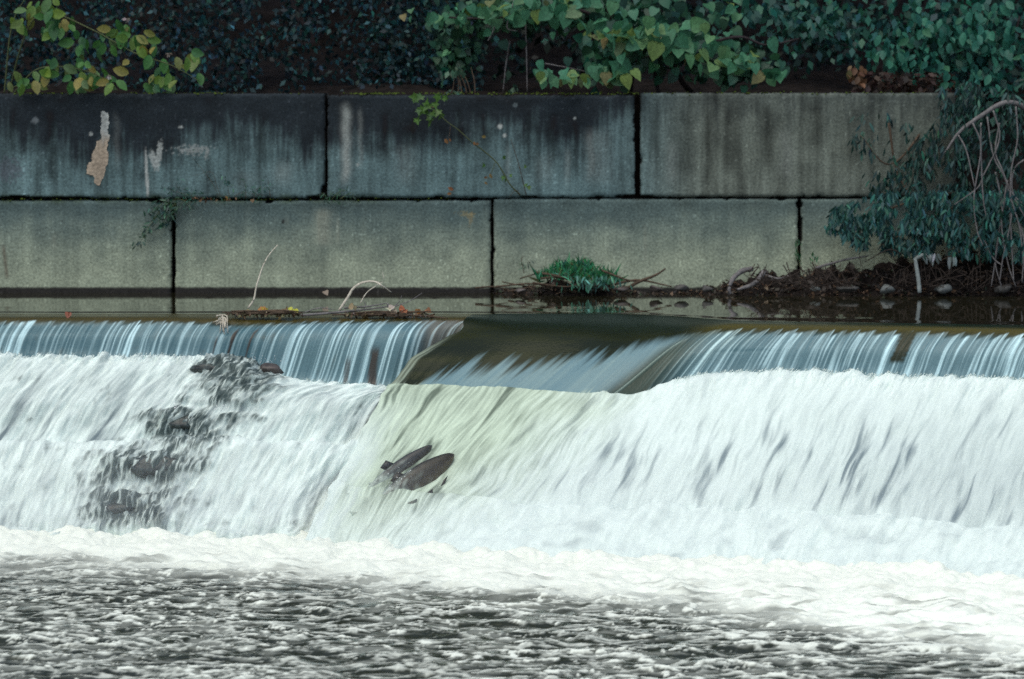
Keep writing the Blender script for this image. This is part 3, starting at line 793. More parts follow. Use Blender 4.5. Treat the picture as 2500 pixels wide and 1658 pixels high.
Z = POOL_Z + amp * chop + 0.007 * pf * (1 - near) + 0.014 * swell + 0.016 * (ridge - .7) + 0.05 * gauss(D, 0.15, .35) * (0.6 + fbm(X / .25, Y / .2, 3, 308))
far = (np.abs(X) > 4.35) | (Y < 16.85)
Z = np.where(far, POOL_Z, Z)
fcol = np.array([0.82, 0.85, 0.755])
wcol = np.array([0.022, 0.025, 0.014])
col = lerp(wcol, fcol, (foam * (0.92 + 0.08 * near))[..., None])
tag(link('pool', fast_mesh('pool', np.stack([X, Y, Z], -1).reshape(-1, 3), grid_faces(len(ys), len(xs)), col=col.reshape(-1, 3), attrs={'foam': foam.ravel()}), M_POOL), kind='structure')

# ------------------------------------------------------------------ leaf shapes (length 1, hanging down -Z, facing -Y)
def leaf_shape(kind):
    if kind == 'heart':
        o = [(0, 0), (-.26, .05), (-.44, -.10), (-.46, -.34), (-.32, -.62), (0, -1.0)]
    elif kind == 'oval':
        o = [(0, 0), (-.16, -.10), (-.29, -.35), (-.29, -.58), (-.17, -.82), (0, -1.0)]
    elif kind == 'narrow':
        o = [(0, 0), (-.07, -.15), (-.12, -.4), (-.11, -.65), (-.06, -.85), (0, -1.0)]
    else:  # lobed
        o = [(0, 0), (-.42, .02), (-.30, -.22), (-.56, -.42), (-.24, -.52), (0, -1.0)]
    L = [(x, z) for x, z in o]
    nmid = len(L)
    v = []
    for x, z in L:
        v.append((x, 0.10 * abs(z) ** 2 * 1.2 - abs(x) * 0.28, z))
    for x, z in L[1:-1]:
        v.append((-x, 0.10 * abs(z) ** 2 * 1.2 - abs(x) * 0.28, z))
    mids = [(0, 0.10 * z * z * 1.2, z) for x, z in L[1:-1]]
    m0 = len(v)
    v += mids
    f3, f4 = [], []
    n = nmid
    lft = list(range(n)); rgt = [0] + list(range(n, n + n - 2)) + [n - 1]; mid = [0] + list(range(m0, m0 + n - 2)) + [n - 1]
    f3 += [(0, lft[1], mid[1]), (0, mid[1], rgt[1]), (lft[n - 2], n - 1, mid[n - 2]), (mid[n - 2], n - 1, rgt[n - 2])]
    for i in range(1, n - 2):
        f4 += [(lft[i], lft[i + 1], mid[i + 1], mid[i]), (mid[i], mid[i + 1], rgt[i + 1], rgt[i])]
    return np.array(v, float), [np.array(f4), np.array(f3)]

LEAF = {k: leaf_shape(k) for k in ('heart', 'oval', 'narrow', 'lobed')}
SIMPLE_V = np.array([[0, 0, 0], [-.30, -.06, -.42], [0, 0.03, -1], [.30, -.06, -.42]], float)
SIMPLE_F = np.array([[0, 1, 2, 3]])

def leaf_objects(parent, kind, pts, sizes, rots, mat, name='leaf'):
    me = fast_mesh(name, LEAF[kind][0], LEAF[kind][1])
    me.materials.append(mat)
    base = np.array(parent.location)
    for p, s_, r in zip(pts, sizes, rots):
        o = bpy.data.objects.new(name, me)
        COL.objects.link(o)
        o.parent = parent
        o.location = p - base
        o.rotation_euler = r
        o.scale = (s_, s_, s_)

def leaf_mass(name, kind, c, sizes, rots, cols, parent=None, mat=None):
    tv, tf = (SIMPLE_V, SIMPLE_F) if kind == 'simple' else LEAF[kind]
    v, f, cl = scatter(tv, tf, c, sizes, rots, cols)
    mat = mat or M_LEAFCOL
    if parent is not None:
        return part(name, v, f, mat, parent, col=cl, kind='stuff')
    return tag(link(name, fast_mesh(name, v, f, col=cl), mat), kind='stuff')

def rand_rots(n, yaw=.8, tilt=.5, roll=.6):
    return RNG.normal(0, yaw, n), RNG.normal(-.15, tilt, n), RNG.normal(0, roll, n)

def vary(base, n, amt=.35, hue=.12):
    base = np.asarray(base, float)
    k = np.exp(RNG.normal(0, amt, (n, 1)))
    return np.clip(base * k * (1 + RNG.normal(0, hue, (n, 3))), 0.004, 0.5)

# ------------------------------------------------------------------ vegetation behind the wall
# ivy over the bank at the left
n = 26000
x = RNG.uniform(-420, 1180, n); y = RNG.uniform(-420, 236, n)
dn = fbm(x / 120, y / 90, 3, 401)
d = 30.3 + 0.9 * RNG.random(n) + 0.35 * dn
k = RNG.random(n) < sst(-0.75, 0.25, dn + 0.1 + 0.25 * sst(700, 300, x) * 0) * (1 - 0.75 * gauss(x, 800, 70) * sst(60, 120, y))
x, y, d = x[k], y[k], d[k]; n = len(x)
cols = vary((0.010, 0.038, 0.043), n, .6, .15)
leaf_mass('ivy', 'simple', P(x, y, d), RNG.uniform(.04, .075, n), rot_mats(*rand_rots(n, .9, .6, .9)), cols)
tag(bpy.data.objects['ivy'], 'dark bank of small bluish ivy leaves behind the left half of the wall', 'ivy')

# low dark undergrowth in the shade under the trees
n = 16000
x = RNG.uniform(900, 2950, n); y = RNG.uniform(-300, 236, n)
dn = fbm(x / 130, y / 80, 3, 411)
d = 31.2 + 1.6 * RNG.random(n) + 0.4 * dn
k = RNG.random(n) < sst(-0.35, 0.45, dn)
x, y, d = x[k], y[k], d[k]; n = len(x)
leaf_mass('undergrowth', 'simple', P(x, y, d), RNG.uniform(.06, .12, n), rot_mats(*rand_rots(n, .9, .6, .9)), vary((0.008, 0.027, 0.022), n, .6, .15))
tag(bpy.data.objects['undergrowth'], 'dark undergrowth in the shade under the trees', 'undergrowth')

# trees standing on the bank
def tree(px, d, lean, r, crown_c, crown_r, nleaf, col, label, zbase=1.6):
    b = P(px, 240, d); b[2] = zbase
    t = thing('tree', b, label, 'tree', 'trees standing on the bank')
    top = b + np.array([lean * 5, 0.6, 6.5])
    v, f, c = tube([b - [0, 0, .3], lerp(b, top, .3) + [RNG.normal(0, .1), 0, 0], lerp(b, top, .65) + [RNG.normal(0, .15), 0, 0], top], [r * 1.25, r, r * .75, r * .3], 20, 9, .25, int(px))
    limbs = [(v, f, c)]
    for i in range(5):
        q = lerp(b, top, .45 + .11 * i)
        e = q + np.array([RNG.normal(0, 1.6), RNG.normal(-.6, 1), RNG.uniform(.4, 1.6)])
        limbs.append(tube([q, lerp(q, e, .5) + [0, 0, .2], e], [r * .4, r * .25, r * .08], 9, 6, .2, i))
    vv_, ff_ = join(limbs)
    part('trunk', vv_, ff_, M_BARK, t)
    u = RNG.normal(0, 1, (nleaf, 3)); u /= np.linalg.norm(u, axis=1)[:, None]
    q = u * (RNG.random((nleaf, 1)) ** (1 / 2.2)) * np.array(crown_r) + np.array(crown_c)
    clump = fbm(q[:, 0] * .9 + q[:, 1] * .5, q[:, 2] * .9 + q[:, 1] * .4, 3, int(px) + 9)
    q = q[clump > -0.28]
    m = len(q)
    leaf_mass('crown', 'simple', q, RNG.uniform(.13, .26, m), rot_mats(RNG.uniform(0, 6.3, m), RNG.normal(0, .7, m), RNG.normal(0, .8, m)), vary(col, m, .35, .12), t)
    return t
tree(-250, 33.5, .05, .16, (-5.2, 32.6, 5.6), (3.4, 2.8, 3.0), 3000, (.028, .050, .036), 'dark leafy tree on the bank behind the bramble at the left')
tree(770, 33.2, -.03, .13, (-1.6, 32.4, 6.0), (3.0, 2.8, 3.2), 3000, (.028, .052, .040), 'dark leafy tree rising from the gap behind the ivy')
tree(1648, 32.4, .02, .085, (1.4, 32.2, 6.2), (3.0, 2.8, 3.2), 3000, (.030, .060, .042), 'slim dark trunked tree behind the big leaved branch')
tree(2170, 32.6, .03, .15, (4.4, 32.3, 5.6), (3.2, 2.9, 3.0), 3000, (.026, .062, .048), 'dark trunked tree behind the teal foliage at the right')
tree(1335, 33.6, .02, .07, (0.2, 33.6, 6.0), (2.6, 2.0, 2.6), 1500, (.028, .052, .040), 'thin brown trunked tree seen low under the leafy branch')
tree(2560, 31.2, -.02, .12, (5.6, 30.9, 4.6), (2.0, 1.8, 2.0), 1800, (.026, .060, .046), 'dark tree over the bank at the end of the wall', 1.0)

# bramble hanging over the wall at the left
def zp(zx, zy, ox=0, oy=0, k=.3594):
    return ox + zx * k, oy + zy * k
bz = [(150, 175), (210, 150), (110, 180), (330, 230), (290, 215), (345, 255), (480, 290), (560, 295), (555, 335), (560, 365), (520, 350), (740, 300), (820, 250), (790, 235), (700, 320), (930, 350), (965, 340), (1050, 330), (1040, 430), (1110, 430), (1200, 420), (1270, 420), (1345, 405), (1230, 480), (1100, 490), (1150, 530), (1190, 560), (1100, 580), (1350, 530), (1060, 600), (1300, 380),
      (390, 460), (430, 480), (330, 485), (520, 455), (600, 480), (690, 490), (640, 510), (200, 575), (235, 580), (320, 530), (490, 585), (535, 600), (560, 580), (640, 600), (690, 560), (740, 580), (790, 580), (720, 605), (600, 595),
      (230, 75), (270, 40), (180, 100), (340, 20), (350, 130), (440, 170), (470, 200), (850, 200), (890, 270), (760, 340), (830, 330), (870, 300), (690, 260), (410, 110), (150, 600), (60, 590), (270, 600)]
bx = np.array([zp(*q) for q in bz])
ex = bx[RNG.integers(0, len(bx), 90)] + RNG.normal(0, 16, (90, 2))
ex[:, 1] = np.minimum(ex[:, 1], 216)
ball = np.concatenate([bx, ex])
bd = 29.25 + RNG.uniform(-.12, .25, len(ball))
bramble = thing('bramble', P(40, 232, 29.8), 'bright green and yellow bramble shoots hanging over the wall top at the left', 'bramble')
M_BRAM = make_leaf('bramble_leaf', [(0.037, 0.119, 0.044), (0.050, 0.163, 0.037), (0.069, 0.188, 0.044), (0.163, 0.250, 0.037), (0.037, 0.125, 0.056), (0.250, 0.213, 0.050), (0.056, 0.175, 0.050)], .45, .3)
leaf_objects(bramble, 'oval', P(ball[:, 0], ball[:, 1] - 12, bd), RNG.uniform(.085, .145, len(ball)),
             np.stack([RNG.normal(-.2, .45, len(ball)), RNG.normal(0, .75, len(ball)), RNG.normal(0, .6, len(ball))], -1), M_BRAM)
for pth in ([(20, 232, 29.75), (60, 90, 29.5), (110, 30, 29.4), (220, 70, 29.3), (330, 130, 29.25), (420, 160, 29.2), (490, 200, 29.2)],
            [(30, 232, 29.7), (90, 170, 29.5), (170, 165, 29.4), (240, 185, 29.3), (290, 222, 29.25)],
            [(10, 232, 29.7), (30, 60, 29.6), (80, -30, 29.5)], [(20, 220, 29.6), (60, 205, 29.4), (120, 210, 29.3)]):
    v, f, c = tube(P(*np.array(pth).T), [.008, .006, .003], 26, 5)
    part('stem', v, [f, c], M_STEM, bramble)
# pale seed heads and faded leaves in it
for i, (zx, zy) in enumerate(((310, 100), (860, 140), (1150, 375), (740, 525))):
    q = np.array(zp(zx, zy))
    v, f, cl = scatter(LEAF['oval'][0], LEAF['oval'][1], P(np.full(5, q[0]), np.full(5, q[1] - 4), np.full(5, 29.2)), np.full(5, .04), rot_mats(RNG.uniform(-1.5, 1.5, 5), RNG.normal(0, .5, 5), np.linspace(-1.5, 1.5, 5)), vary((.34, .29, .26), 5, .15, .05))
    part('seed_head', v, f, M_LEAFCOL, bramble, col=cl)

# big leaved branch in the middle
def clusters(defs):
    pts = []
    for cx, cy, rx, ry, n, size, dep in defs:
        u = RNG.normal(0, .52, (n, 2))
        for i in range(n):
            pts.append((cx + u[i, 0] * rx, cy + u[i, 1] * ry, dep + RNG.normal(0, .12), size * RNG.uniform(.7, 1.25)))
    return np.array(pts)
def branch_tree(name, base, label, cat, mat, kind, main, extra_col, extra, stems, stem_r=.03, bark=M_BARK):
    t = thing(name, base, label, cat)
    main = main[main[:, 1] < 214] if name == 'linden' else main
    m = len(main)
    leaf_objects(t, kind, P(main[:, 0], main[:, 1] - 14, main[:, 2]), main[:, 3], np.stack([RNG.normal(-.3, .6, m), RNG.normal(0, .6, m), RNG.normal(0, .7, m)], -1), mat)
    for i, (pth, r0) in enumerate(stems):
        v, f, c = tube(P(*np.array(pth, float).T), [r0, r0 * .7, r0 * .3], 6 * len(pth), 7, .15, i)
        part('branch', v, [f, c], bark, t)
    if extra is not None:
        e = len(extra)
        leaf_mass('foliage', 'heart' if name == 'linden' else 'simple', P(extra[:, 0], extra[:, 1] - 10, extra[:, 2]), extra[:, 3], rot_mats(*rand_rots(e, .6, .5, .6)), vary(extra_col, e, .35, .12), t)
    return t
M_BIG = make_leaf('big_leaf', [(0.050, 0.181, 0.100), (0.069, 0.219, 0.119), (0.037, 0.150, 0.085), (0.094, 0.231, 0.094), (0.050, 0.194, 0.119), (0.175, 0.250, 0.062), (0.056, 0.200, 0.106), (0.044, 0.163, 0.088), (0.062, 0.188, 0.100), (0.213, 0.163, 0.062)], .55, .3)
main = clusters([(1090, 52, 90, 16, 22, .075, 30.0), (1190, 45, 90, 28, 28, .085, 29.9), (1290, 30, 90, 38, 34, .10, 29.8), (1400, 22, 90, 34, 28, .115, 29.8), (1450, 85, 30, 22, 6, .12, 29.6), (1560, 95, 100, 40, 52, .13, 29.5),
                 (1690, 120, 80, 44, 38, .125, 29.5), (1490, 180, 56, 32, 22, .125, 29.4), (1420, 205, 24, 14, 6, .09, 29.3), (1380, 200, 40, 14, 11, .09, 29.25), (1320, 185, 26, 18, 8, .085, 29.2), (1800, 160, 64, 34, 30, .12, 29.5),
                 (1790, 40, 14, 34, 7, .085, 29.5), (1880, 195, 44, 22, 12, .12, 29.5), (1640, 190, 90, 22, 18, .11, 29.6)])[:300]
extra = clusters([(1110, 120, 50, 60, 260, .07, 30.5), (1250, 40, 140, 40, 260, .085, 30.3), (1480, 30, 200, 45, 320, .10, 30.2), (1640, 120, 170, 60, 230, .10, 29.9), (1800, 170, 100, 40, 160, .09, 29.8), (1480, 150, 60, 60, 90, .09, 29.7)])
branch_tree('linden', P(1530, 235, 30.2), 'green tree branch with big heart shaped leaves hanging over the middle of the wall', 'tree', M_BIG, 'heart', main, (.030, .100, .058), extra,
            [([(1530, 240, 30.3), (1535, 150, 30.2), (1500, 60, 30.1), (1450, -60, 30.2)], .05), ([(1540, 150, 30.2), (1680, 120, 29.7), (1800, 90, 29.6), (1870, 110, 29.6), (1950, 95, 29.7)], .018), ([(1500, 60, 30.1), (1380, 20, 29.9), (1200, 45, 30), (1050, 40, 30.1)], .02),
             ([(1610, 240, 30), (1600, 190, 29.9), (1590, 140, 29.8)], .02), ([(1700, 240, 30.2), (1660, 190, 29.9), (1640, 120, 29.8)], .03), ([(1560, 170, 30), (1440, 185, 29.5), (1310, 190, 29.3)], .010)])

# bare twigs hanging in the gap
t = thing('hanging_vine', P(1250, 235, 29.9), 'thin pale twigs and vines hanging in the dark gap left of the big leaved branch', 'vine')
for pth in ([(1260, -20, 29.9), (1247, 30, 29.8), (1238, 68, 29.8), (1262, 76, 29.8)], [(1283, 60, 30), (1286, 150, 30), (1287, 225, 30)], [(1210, 60, 30), (1200, 85, 30), (1190, 100, 30)], [(1330, 155, 30), (1400, 168, 30), (1450, 180, 30)], [(1245, 100, 30.2), (1235, 160, 30.2), (1228, 225, 30.1)]):
    v, f, c = tube(P(*np.array(pth, float).T), [.006, .005, .003], 14, 5)
    part('stem', v, [f, c], M_GREYTWIG, t)
t = thing('dry_weed', P(1140, 234, 29.75), 'dry fan of thin brown weed stalks standing on the wall top', 'weed')
for a_, b_ in (((1128, 232), (1112, 170)), ((1150, 232), (1128, 172)), ((1160, 231), (1150, 165)), ((1118, 232), (1116, 180)), ((1100, 232), (1108, 190)), ((1140, 232), (1122, 178))):
    v, f, c = tube([P(*a_, 29.7), P((a_[0] + b_[0]) / 2 + 3, (a_[1] + b_[1]) / 2, 29.7), P(*b_, 29.75)], [.007, .005, .002], 8, 5)
    part('stalk', v, [f, c], M_BROWNTWIG, t)
e = clusters([(1115, 170, 30, 14, 40, .06, 29.8), (1100, 225, 24, 6, 16, .05, 29.7), (1250, 215, 12, 14, 12, .07, 29.75)])
leaf_mass('foliage', 'simple', P(e[:, 0], e[:, 1], e[:, 2]), e[:, 3], rot_mats(*rand_rots(len(e))), vary((.03, .07, .045), len(e)), t)

# teal foliage at the right
M_TEAL = make_leaf('teal_leaf', [(.024, .135, .10), (.036, .18, .125), (.018, .105, .08), (.045, .20, .13), (.026, .145, .11), (.04, .155, .08)], .5, .3)
main = clusters([(2180, 140, 50, 36, 34, .09, 30.4), (2260, 90, 80, 40, 44, .10, 30.4), (2250, 170, 60, 30, 30, .085, 30.2), (2370, 100, 70, 40, 44, .10, 30.3), (2420, 40, 80, 40, 40, .10, 30.5), (2460, 130, 50, 60, 34, .10, 30.2), (2360, 200, 44, 30, 26, .085, 30), (2280, 20, 120, 20, 30, .09, 30.5), (2440, 240, 40, 30, 12, .085, 29.8)])[:300]
extra = clusters([(2300, 90, 260, 90, 900, .09, 30.7), (2000, 70, 130, 50, 260, .09, 30.9), (2420, 150, 160, 100, 300, .11, 30.6), (1880, 30, 160, 40, 220, .10, 31)])
branch_tree('teal_leaved_tree', P(2420, 235, 31), 'bluish green leafy tree drooping over the right end of the wall', 'tree', M_TEAL, 'oval', main, (.020, .090, .070), extra,
            [([(2420, 260, 31.2), (2380, 120, 31), (2300, 20, 30.8), (2200, -80, 30.6)], .05), ([(2380, 130, 31), (2280, 140, 30.6), (2160, 150, 30.5)], .015), ([(2440, 300, 30.8), (2460, 160, 30.6), (2490, 40, 30.5)], .03)])
t = thing('dry_fern', P(2110, 226, 29.8), 'rust brown dead leaf spray standing on the wall top near its right end', 'dead plant')
n = 26
leaf_mass('foliage', 'oval', P(RNG.normal(2095, 14, n), RNG.uniform(160, 205, n), RNG.normal(29.8, .05, n)), RNG.uniform(.05, .09, n), rot_mats(*rand_rots(n, .5, .4, .5)), vary((.11, .055, .026), n, .25, .1), t)
v, f, c = tube([P(2112, 229, 29.8), P(2104, 200, 29.8), P(2085, 160, 29.8)], [.005, .003, .002], 8, 5); part('stem', v, [f, c], M_BROWNTWIG, t)
n = 500
o = leaf_mass('leaf_litter', 'simple', P(RNG.uniform(2080, 2330, n), RNG.uniform(165, 226, n) + 10, RNG.normal(30.1, .15, n)), RNG.uniform(.05, .09, n), rot_mats(*rand_rots(n, 1, .9, 1)), vary((.032, .018, .014), n, .35, .1))
tag(o, 'band of dark brown dead leaves behind the right end of the wall', 'leaf litter')

# shrub hanging down over the right end of the wall and the bank
shrub = thing('shrub', P(2350, 640, 29), 'bluish shrub trailing down over the right end of the wall to the water', 'shrub')
def rand_tri(n, pts, dep, sd):
    pts = np.array(pts, float)
    out = []
    while len(out) < n:
        q = np.array([RNG.uniform(pts[:, 0].min(), pts[:, 0].max()), RNG.uniform(pts[:, 1].min(), pts[:, 1].max())])
        ins, j = False, len(pts) - 1
        for i in range(len(pts)):
            if (pts[i, 1] > q[1]) != (pts[j, 1] > q[1]) and q[0] < (pts[j, 0] - pts[i, 0]) * (q[1] - pts[i, 1]) / (pts[j, 1] - pts[i, 1]) + pts[i, 0]: ins = not ins
            j = i
        if ins: out.append((q[0], q[1], dep + RNG.normal(0, sd)))
    return np.array(out)
q = np.concatenate([rand_tri(5200, [(2010, 560), (2040, 510), (2130, 480), (2300, 470), (2560, 470), (2560, 640), (2250, 620), (2120, 610)], 28.85, .15),
                    rand_tri(4200, [(2120, 480), (2200, 400), (2280, 300), (2300, 200), (2600, 200), (2600, 520), (2200, 520)], 29.2, .25),
                    rand_tri(170, [(2060, 300), (2140, 270), (2230, 300), (2260, 470), (2140, 480), (2100, 420)], 29.1, .08)])
k = fbm(q[:, 0] / 60, q[:, 1] / 60, 3, 71) > -.25
q = q[k]; n = len(q)
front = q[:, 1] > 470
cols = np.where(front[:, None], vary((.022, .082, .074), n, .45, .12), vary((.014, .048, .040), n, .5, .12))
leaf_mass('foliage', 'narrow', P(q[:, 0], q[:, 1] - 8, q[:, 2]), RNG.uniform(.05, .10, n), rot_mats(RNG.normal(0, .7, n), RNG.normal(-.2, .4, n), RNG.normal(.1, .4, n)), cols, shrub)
for pth in ([(2330, 470, 29.3), (2200, 500, 29), (2060, 560, 28.9)], [(2380, 480, 29.3), (2260, 540, 28.9), (2150, 600, 28.8)], [(2300, 250, 29.5), (2180, 400, 29.1), (2100, 330, 29.05)], [(2170, 300, 29.1), (2190, 420, 29.1), (2240, 500, 29)], [(2450, 500, 29.2), (2380, 590, 28.8), (2290, 640, 28.7)]):
    v, f, c = tube(P(*np.array(pth, float).T), [.012, .008, .003], 16, 5); part('stem', v, [f, c], M_BROWNTWIG, shrub)

t = thing('bare_branch', P(2560, 300, 29.1), 'pale arched bare branch with thin twigs drooping to the water at the right edge', 'branch')
v, f, c = tube(P(*np.array([(2305, 375, 28.75), (2345, 320, 28.75), (2400, 280, 28.8), (2450, 252, 28.85), (2500, 262, 28.95), (2570, 320, 29.1)], float).T), [.006, .014, .020, .022, .024, .028], 30, 7, .2, 3)
part('limb', v, [f, c], M_GREYTWIG, t)
tw = [[(2425, 270), (2440, 340), (2400, 430), (2385, 460), (2330, 500)], [(2375, 300), (2395, 360), (2378, 480), (2385, 560), (2400, 600)], [(2410, 285), (2425, 380), (2455, 440), (2470, 520), (2450, 620), (2440, 690)], [(2395, 300), (2395, 370), (2400, 480), (2410, 540)],
      [(2480, 260), (2484, 340), (2470, 410), (2468, 480), (2490, 560), (2500, 660)], [(2440, 300), (2430, 370), (2445, 410), (2470, 470), (2500, 500)], [(2500, 390), (2478, 410), (2470, 450), (2480, 490), (2520, 560)], [(2460, 440), (2445, 540), (2460, 640), (2480, 700)], [(2340, 330), (2360, 370), (2380, 460)],
      [(2455, 480), (2440, 560), (2430, 640), (2445, 700)], [(2465, 500), (2470, 600), (2475, 690)], [(2430, 420), (2445, 500), (2435, 600), (2420, 700)], [(2480, 520), (2500, 590), (2495, 690)], [(2400, 580), (2425, 630), (2450, 650)], [(2525, 300), (2520, 450), (2530, 600), (2520, 690)]]
for i, w in enumerate(tw):
    w = np.array(w, float)
    dd = 28.7 + .1 * noise(i * 1.7, 3.1, 4) + np.linspace(0, -.1, len(w))
    v, f, c = tube(P(w[:, 0], w[:, 1], dd), [.007, .006, .004], 5 * len(w), 5, .1, i); part('twig', v, [f, c], M_GREYTWIG, t)

# ------------------------------------------------------------------ shore at the foot of the wall
def shore_z(X, Y):
    pxx = 1250 + X * F_PX / 29.1
    h = 0.15 * sst(1650, 1900, pxx) + 0.10 * gauss(pxx, 1400, 120) + 0.03 * sst(1120, 1250, pxx) + 0.12 * sst(2000, 2300, pxx)
    back = sst(28.62 + .12 * noise(X * 3, 1, 5), 29.25, Y)
    return -0.06 + (h + .02) * back * (1 + 0.45 * fbm(X * 7, Y * 7, 3, 6)) + 0.03 * fbm(X * 12, Y * 12, 2, 9) * back
sheet('shore', np.linspace(-0.6, 6, 260), np.linspace(28.45, 29.34, 26), shore_z, M_SOIL)
n = 7000
X = RNG.uniform(-.5, 4.6, n); Y = RNG.uniform(28.62, 29.28, n)
Z = shore_z(X, Y)
k = Z > -0.005
X, Y, Z = X[k], Y[k], Z[k]; n = len(X)
pal = np.array([(.07, .040, .026), (.03, .022, .019), (.13, .08, .05), (.03, .024, .022), (.07, .06, .05), (.20, .15, .10), (.035, .05, .03)])
cl = pal[RNG.choice(7, n, p=[.2, .27, .1, .25, .1, .03, .05])] * np.exp(RNG.normal(0, .25, (n, 1)))
o = leaf_mass('leaf_litter', 'simple', np.stack([X, Y, Z + .012], -1), RNG.uniform(.025, .07, n), rot_mats(RNG.uniform(0, 6.3, n), RNG.normal(.8, .5, n), RNG.normal(0, .5, n)), cl)
tag(o, 'brown dead leaves and litter along the foot of the wall at the right', 'leaf litter')

def rock_mesh(seed, k=10, flat=.7):
    """a knobbly stone, unit size"""
    th = np.linspace(0, np.pi, k)[:, None]; ph = np.linspace(0, 2 * np.pi, 2 * k, endpoint=False)[None]
    d = np.stack([np.sin(th) * np.cos(ph), np.sin(th) * np.sin(ph), np.cos(th) + 0 * ph], -1)
    r = 1 + .28 * fbm(d[..., 0] * 1.4 + d[..., 2] + 3, d[..., 1] * 1.4 + d[..., 2] * .7 + 9, 3, seed)
    r = np.where(th < .05, r[:1].mean(), np.where(th > 3.1, r[-1:].mean(), r))
    v = d * r[..., None]
    # a few flattened faces
    rs = np.random.default_rng(seed)
    for _ in range(7):
        nn = rs.normal(0, 1, 3); nn /= np.linalg.norm(nn)
        dist = v @ nn; lim = rs.uniform(.45, .8)
        v = v - np.maximum(dist - lim, 0)[..., None] * nn * .9
    v = v * np.array([1, 1, flat])
    i = np.arange(k * 2 * k).reshape(k, 2 * k); j = np.roll(i, -1, 1)
    return v.reshape(-1, 3), np.stack([i[:-1], i[1:], j[1:], j[:-1]], -1).reshape(-1, 4)

def stone(px, py, d, rx, rz, label, mat, seed, group=None, name='stone', zoff=0, ry=None):
    c = P(px, py, d)
    v, f = rock_mesh(seed)
    v = v * np.array([rx, ry or rx * .8, rz / .7])
    o = link(name, fast_mesh(name, v, f), mat, loc=c + np.array([0, 0, zoff]))
    return tag(o, label, 'stone' if name == 'stone' else 'rock', group)
st = [(1662, 704, .06, .03, 'small dull stone at the left end of the right hand litter bank'), (1726, 704, .055, .032, 'grey stone left of the pale arched root'),
      (1990, 706, .045, .028, 'small light stone below the wall joint at the right'), (2066, 705, .10, .030, 'long flat grey stone at the water line under the shrub'),
      (2165, 706, .06, .045, 'whitish stone at the water line under the shrub'), (2302, 704, .075, .045, 'grey green stone right of the white post'),
      (2452, 704, .08, .045, 'grey stone under the drooping twigs'), (1270, 708, .05, .018, 'flat dark stone at the water line under the wall joint'),
      (1520, 706, .07, .03, 'dark flat stone right of the green grass clump'), (1600, 704, .06, .03, 'small brown stone between the grass clump and the litter bank')]
M_PALE = make_plain('pale_stone', (.13, .14, .135), .8, 14, .35, .2, .01)
for i, (x_, y_, r1, r2, lb) in enumerate(st):
    stone(x_, y_, 28.72, r1, r2, lb, M_PALE if 'whit' in lb or 'light' in lb else M_STONE if 'grey' in lb or 'dull' in lb else M_ROCK, 500 + i)

# grass clump
tuft = thing('grass_clump', P(1420, 705, 28.85), 'bright green clump of short grass on the debris at the foot of the wall', 'grass clump')
n = 1500
x = np.clip(RNG.normal(0, .5, n), -1, 1); y = RNG.random(n) ** 1.0
cx = 1410 + x * 95; topy = 642 + 34 * x ** 2 + 9 * noise(x * 5, 0.5, 91)
cy = lerp(topy, 690 - 18 * (1 - x) * .5, y)
q = P(cx, cy + 6, 28.78 + .22 * (1 - y) + RNG.normal(0, .03, n))
gv, gf, gc = scatter(np.array([[-.09, 0, 0], [.09, 0, 0], [.07, -.12, .55], [-.05, -.12, .55], [0, -.38, .95]]), [np.array([[0, 1, 2, 3]]), np.array([[3, 2, 4]])], q, RNG.uniform(.035, .10, n) * np.where(RNG.random(n) < .06, 1.5, 1), rot_mats(RNG.normal(0, 1.0, n), RNG.normal(0, .5, n), RNG.normal(0, .6, n)), np.where(RNG.random((n, 1)) < .10, vary((.14, .12, .06), n), vary((.045, .21, .10), n, .45, .15)))
part('blades', gv, gf, M_LEAFCOL, tuft, col=gc, kind='stuff')
n = 90
gv, gf, gc = scatter(LEAF['narrow'][0], LEAF['narrow'][1], P(RNG.normal(1440, 38, n), RNG.uniform(672, 700, n), RNG.normal(28.70, .03, n)), RNG.uniform(.04, .07, n), rot_mats(RNG.normal(0, .5, n), RNG.normal(-.2, .3, n), RNG.normal(0, .4, n)), vary((.055, .17, .12), n, .3, .1))
part('hanging_leaves', gv, gf, M_LEAFCOL, tuft, col=gc, kind='stuff')

def sticks(name, label, cat, paths, mat, base, partname='stick', r=.006):
    t = thing(name, base, label, cat)
    for i, w in enumerate(paths):
        w, rr = (w if isinstance(w, tuple) else (w, r))
        w = np.array(w, float)
        v, f, c = tube(P(w[:, 0], w[:, 1], w[:, 2]), [rr, rr * .8, rr * .45], 5 * len(w), 6, .2, i)
        part(partname, v, [f, c], mat, t)
    return t
D0 = 28.75
sticks('debris_heap', 'tangle of dark sticks and flood debris around the green grass clump', 'debris', [
    ([(1210, 700, D0), (1290, 693, D0), (1345, 700, D0)], .009), ([(1225, 688, D0), (1275, 697, D0), (1330, 701, D0)], .006), ([(1305, 665, D0 + .1), (1350, 672, D0), (1400, 684, D0)], .014), ([(1320, 680, D0), (1370, 676, D0), (1440, 690, D0)], .010),
    ([(1300, 690, D0), (1380, 700, D0 - .03), (1420, 690, D0)], .008), ([(1470, 660, D0 + .1), (1520, 680, D0), (1560, 690, D0)], .010), ([(1270, 680, D0 + .1), (1310, 668, D0 + .1), (1330, 662, D0 + .1)], .006), ([(1500, 694, D0), (1560, 684, D0), (1640, 700, D0)], .012),
    ([(1160, 703, D0), (1200, 700, D0), (1240, 706, D0)], .008), ([(1240, 712, D0), (1290, 702, D0), (1300, 706, D0 - .05)], .007)], M_BROWNTWIG, P(1330, 706, D0))
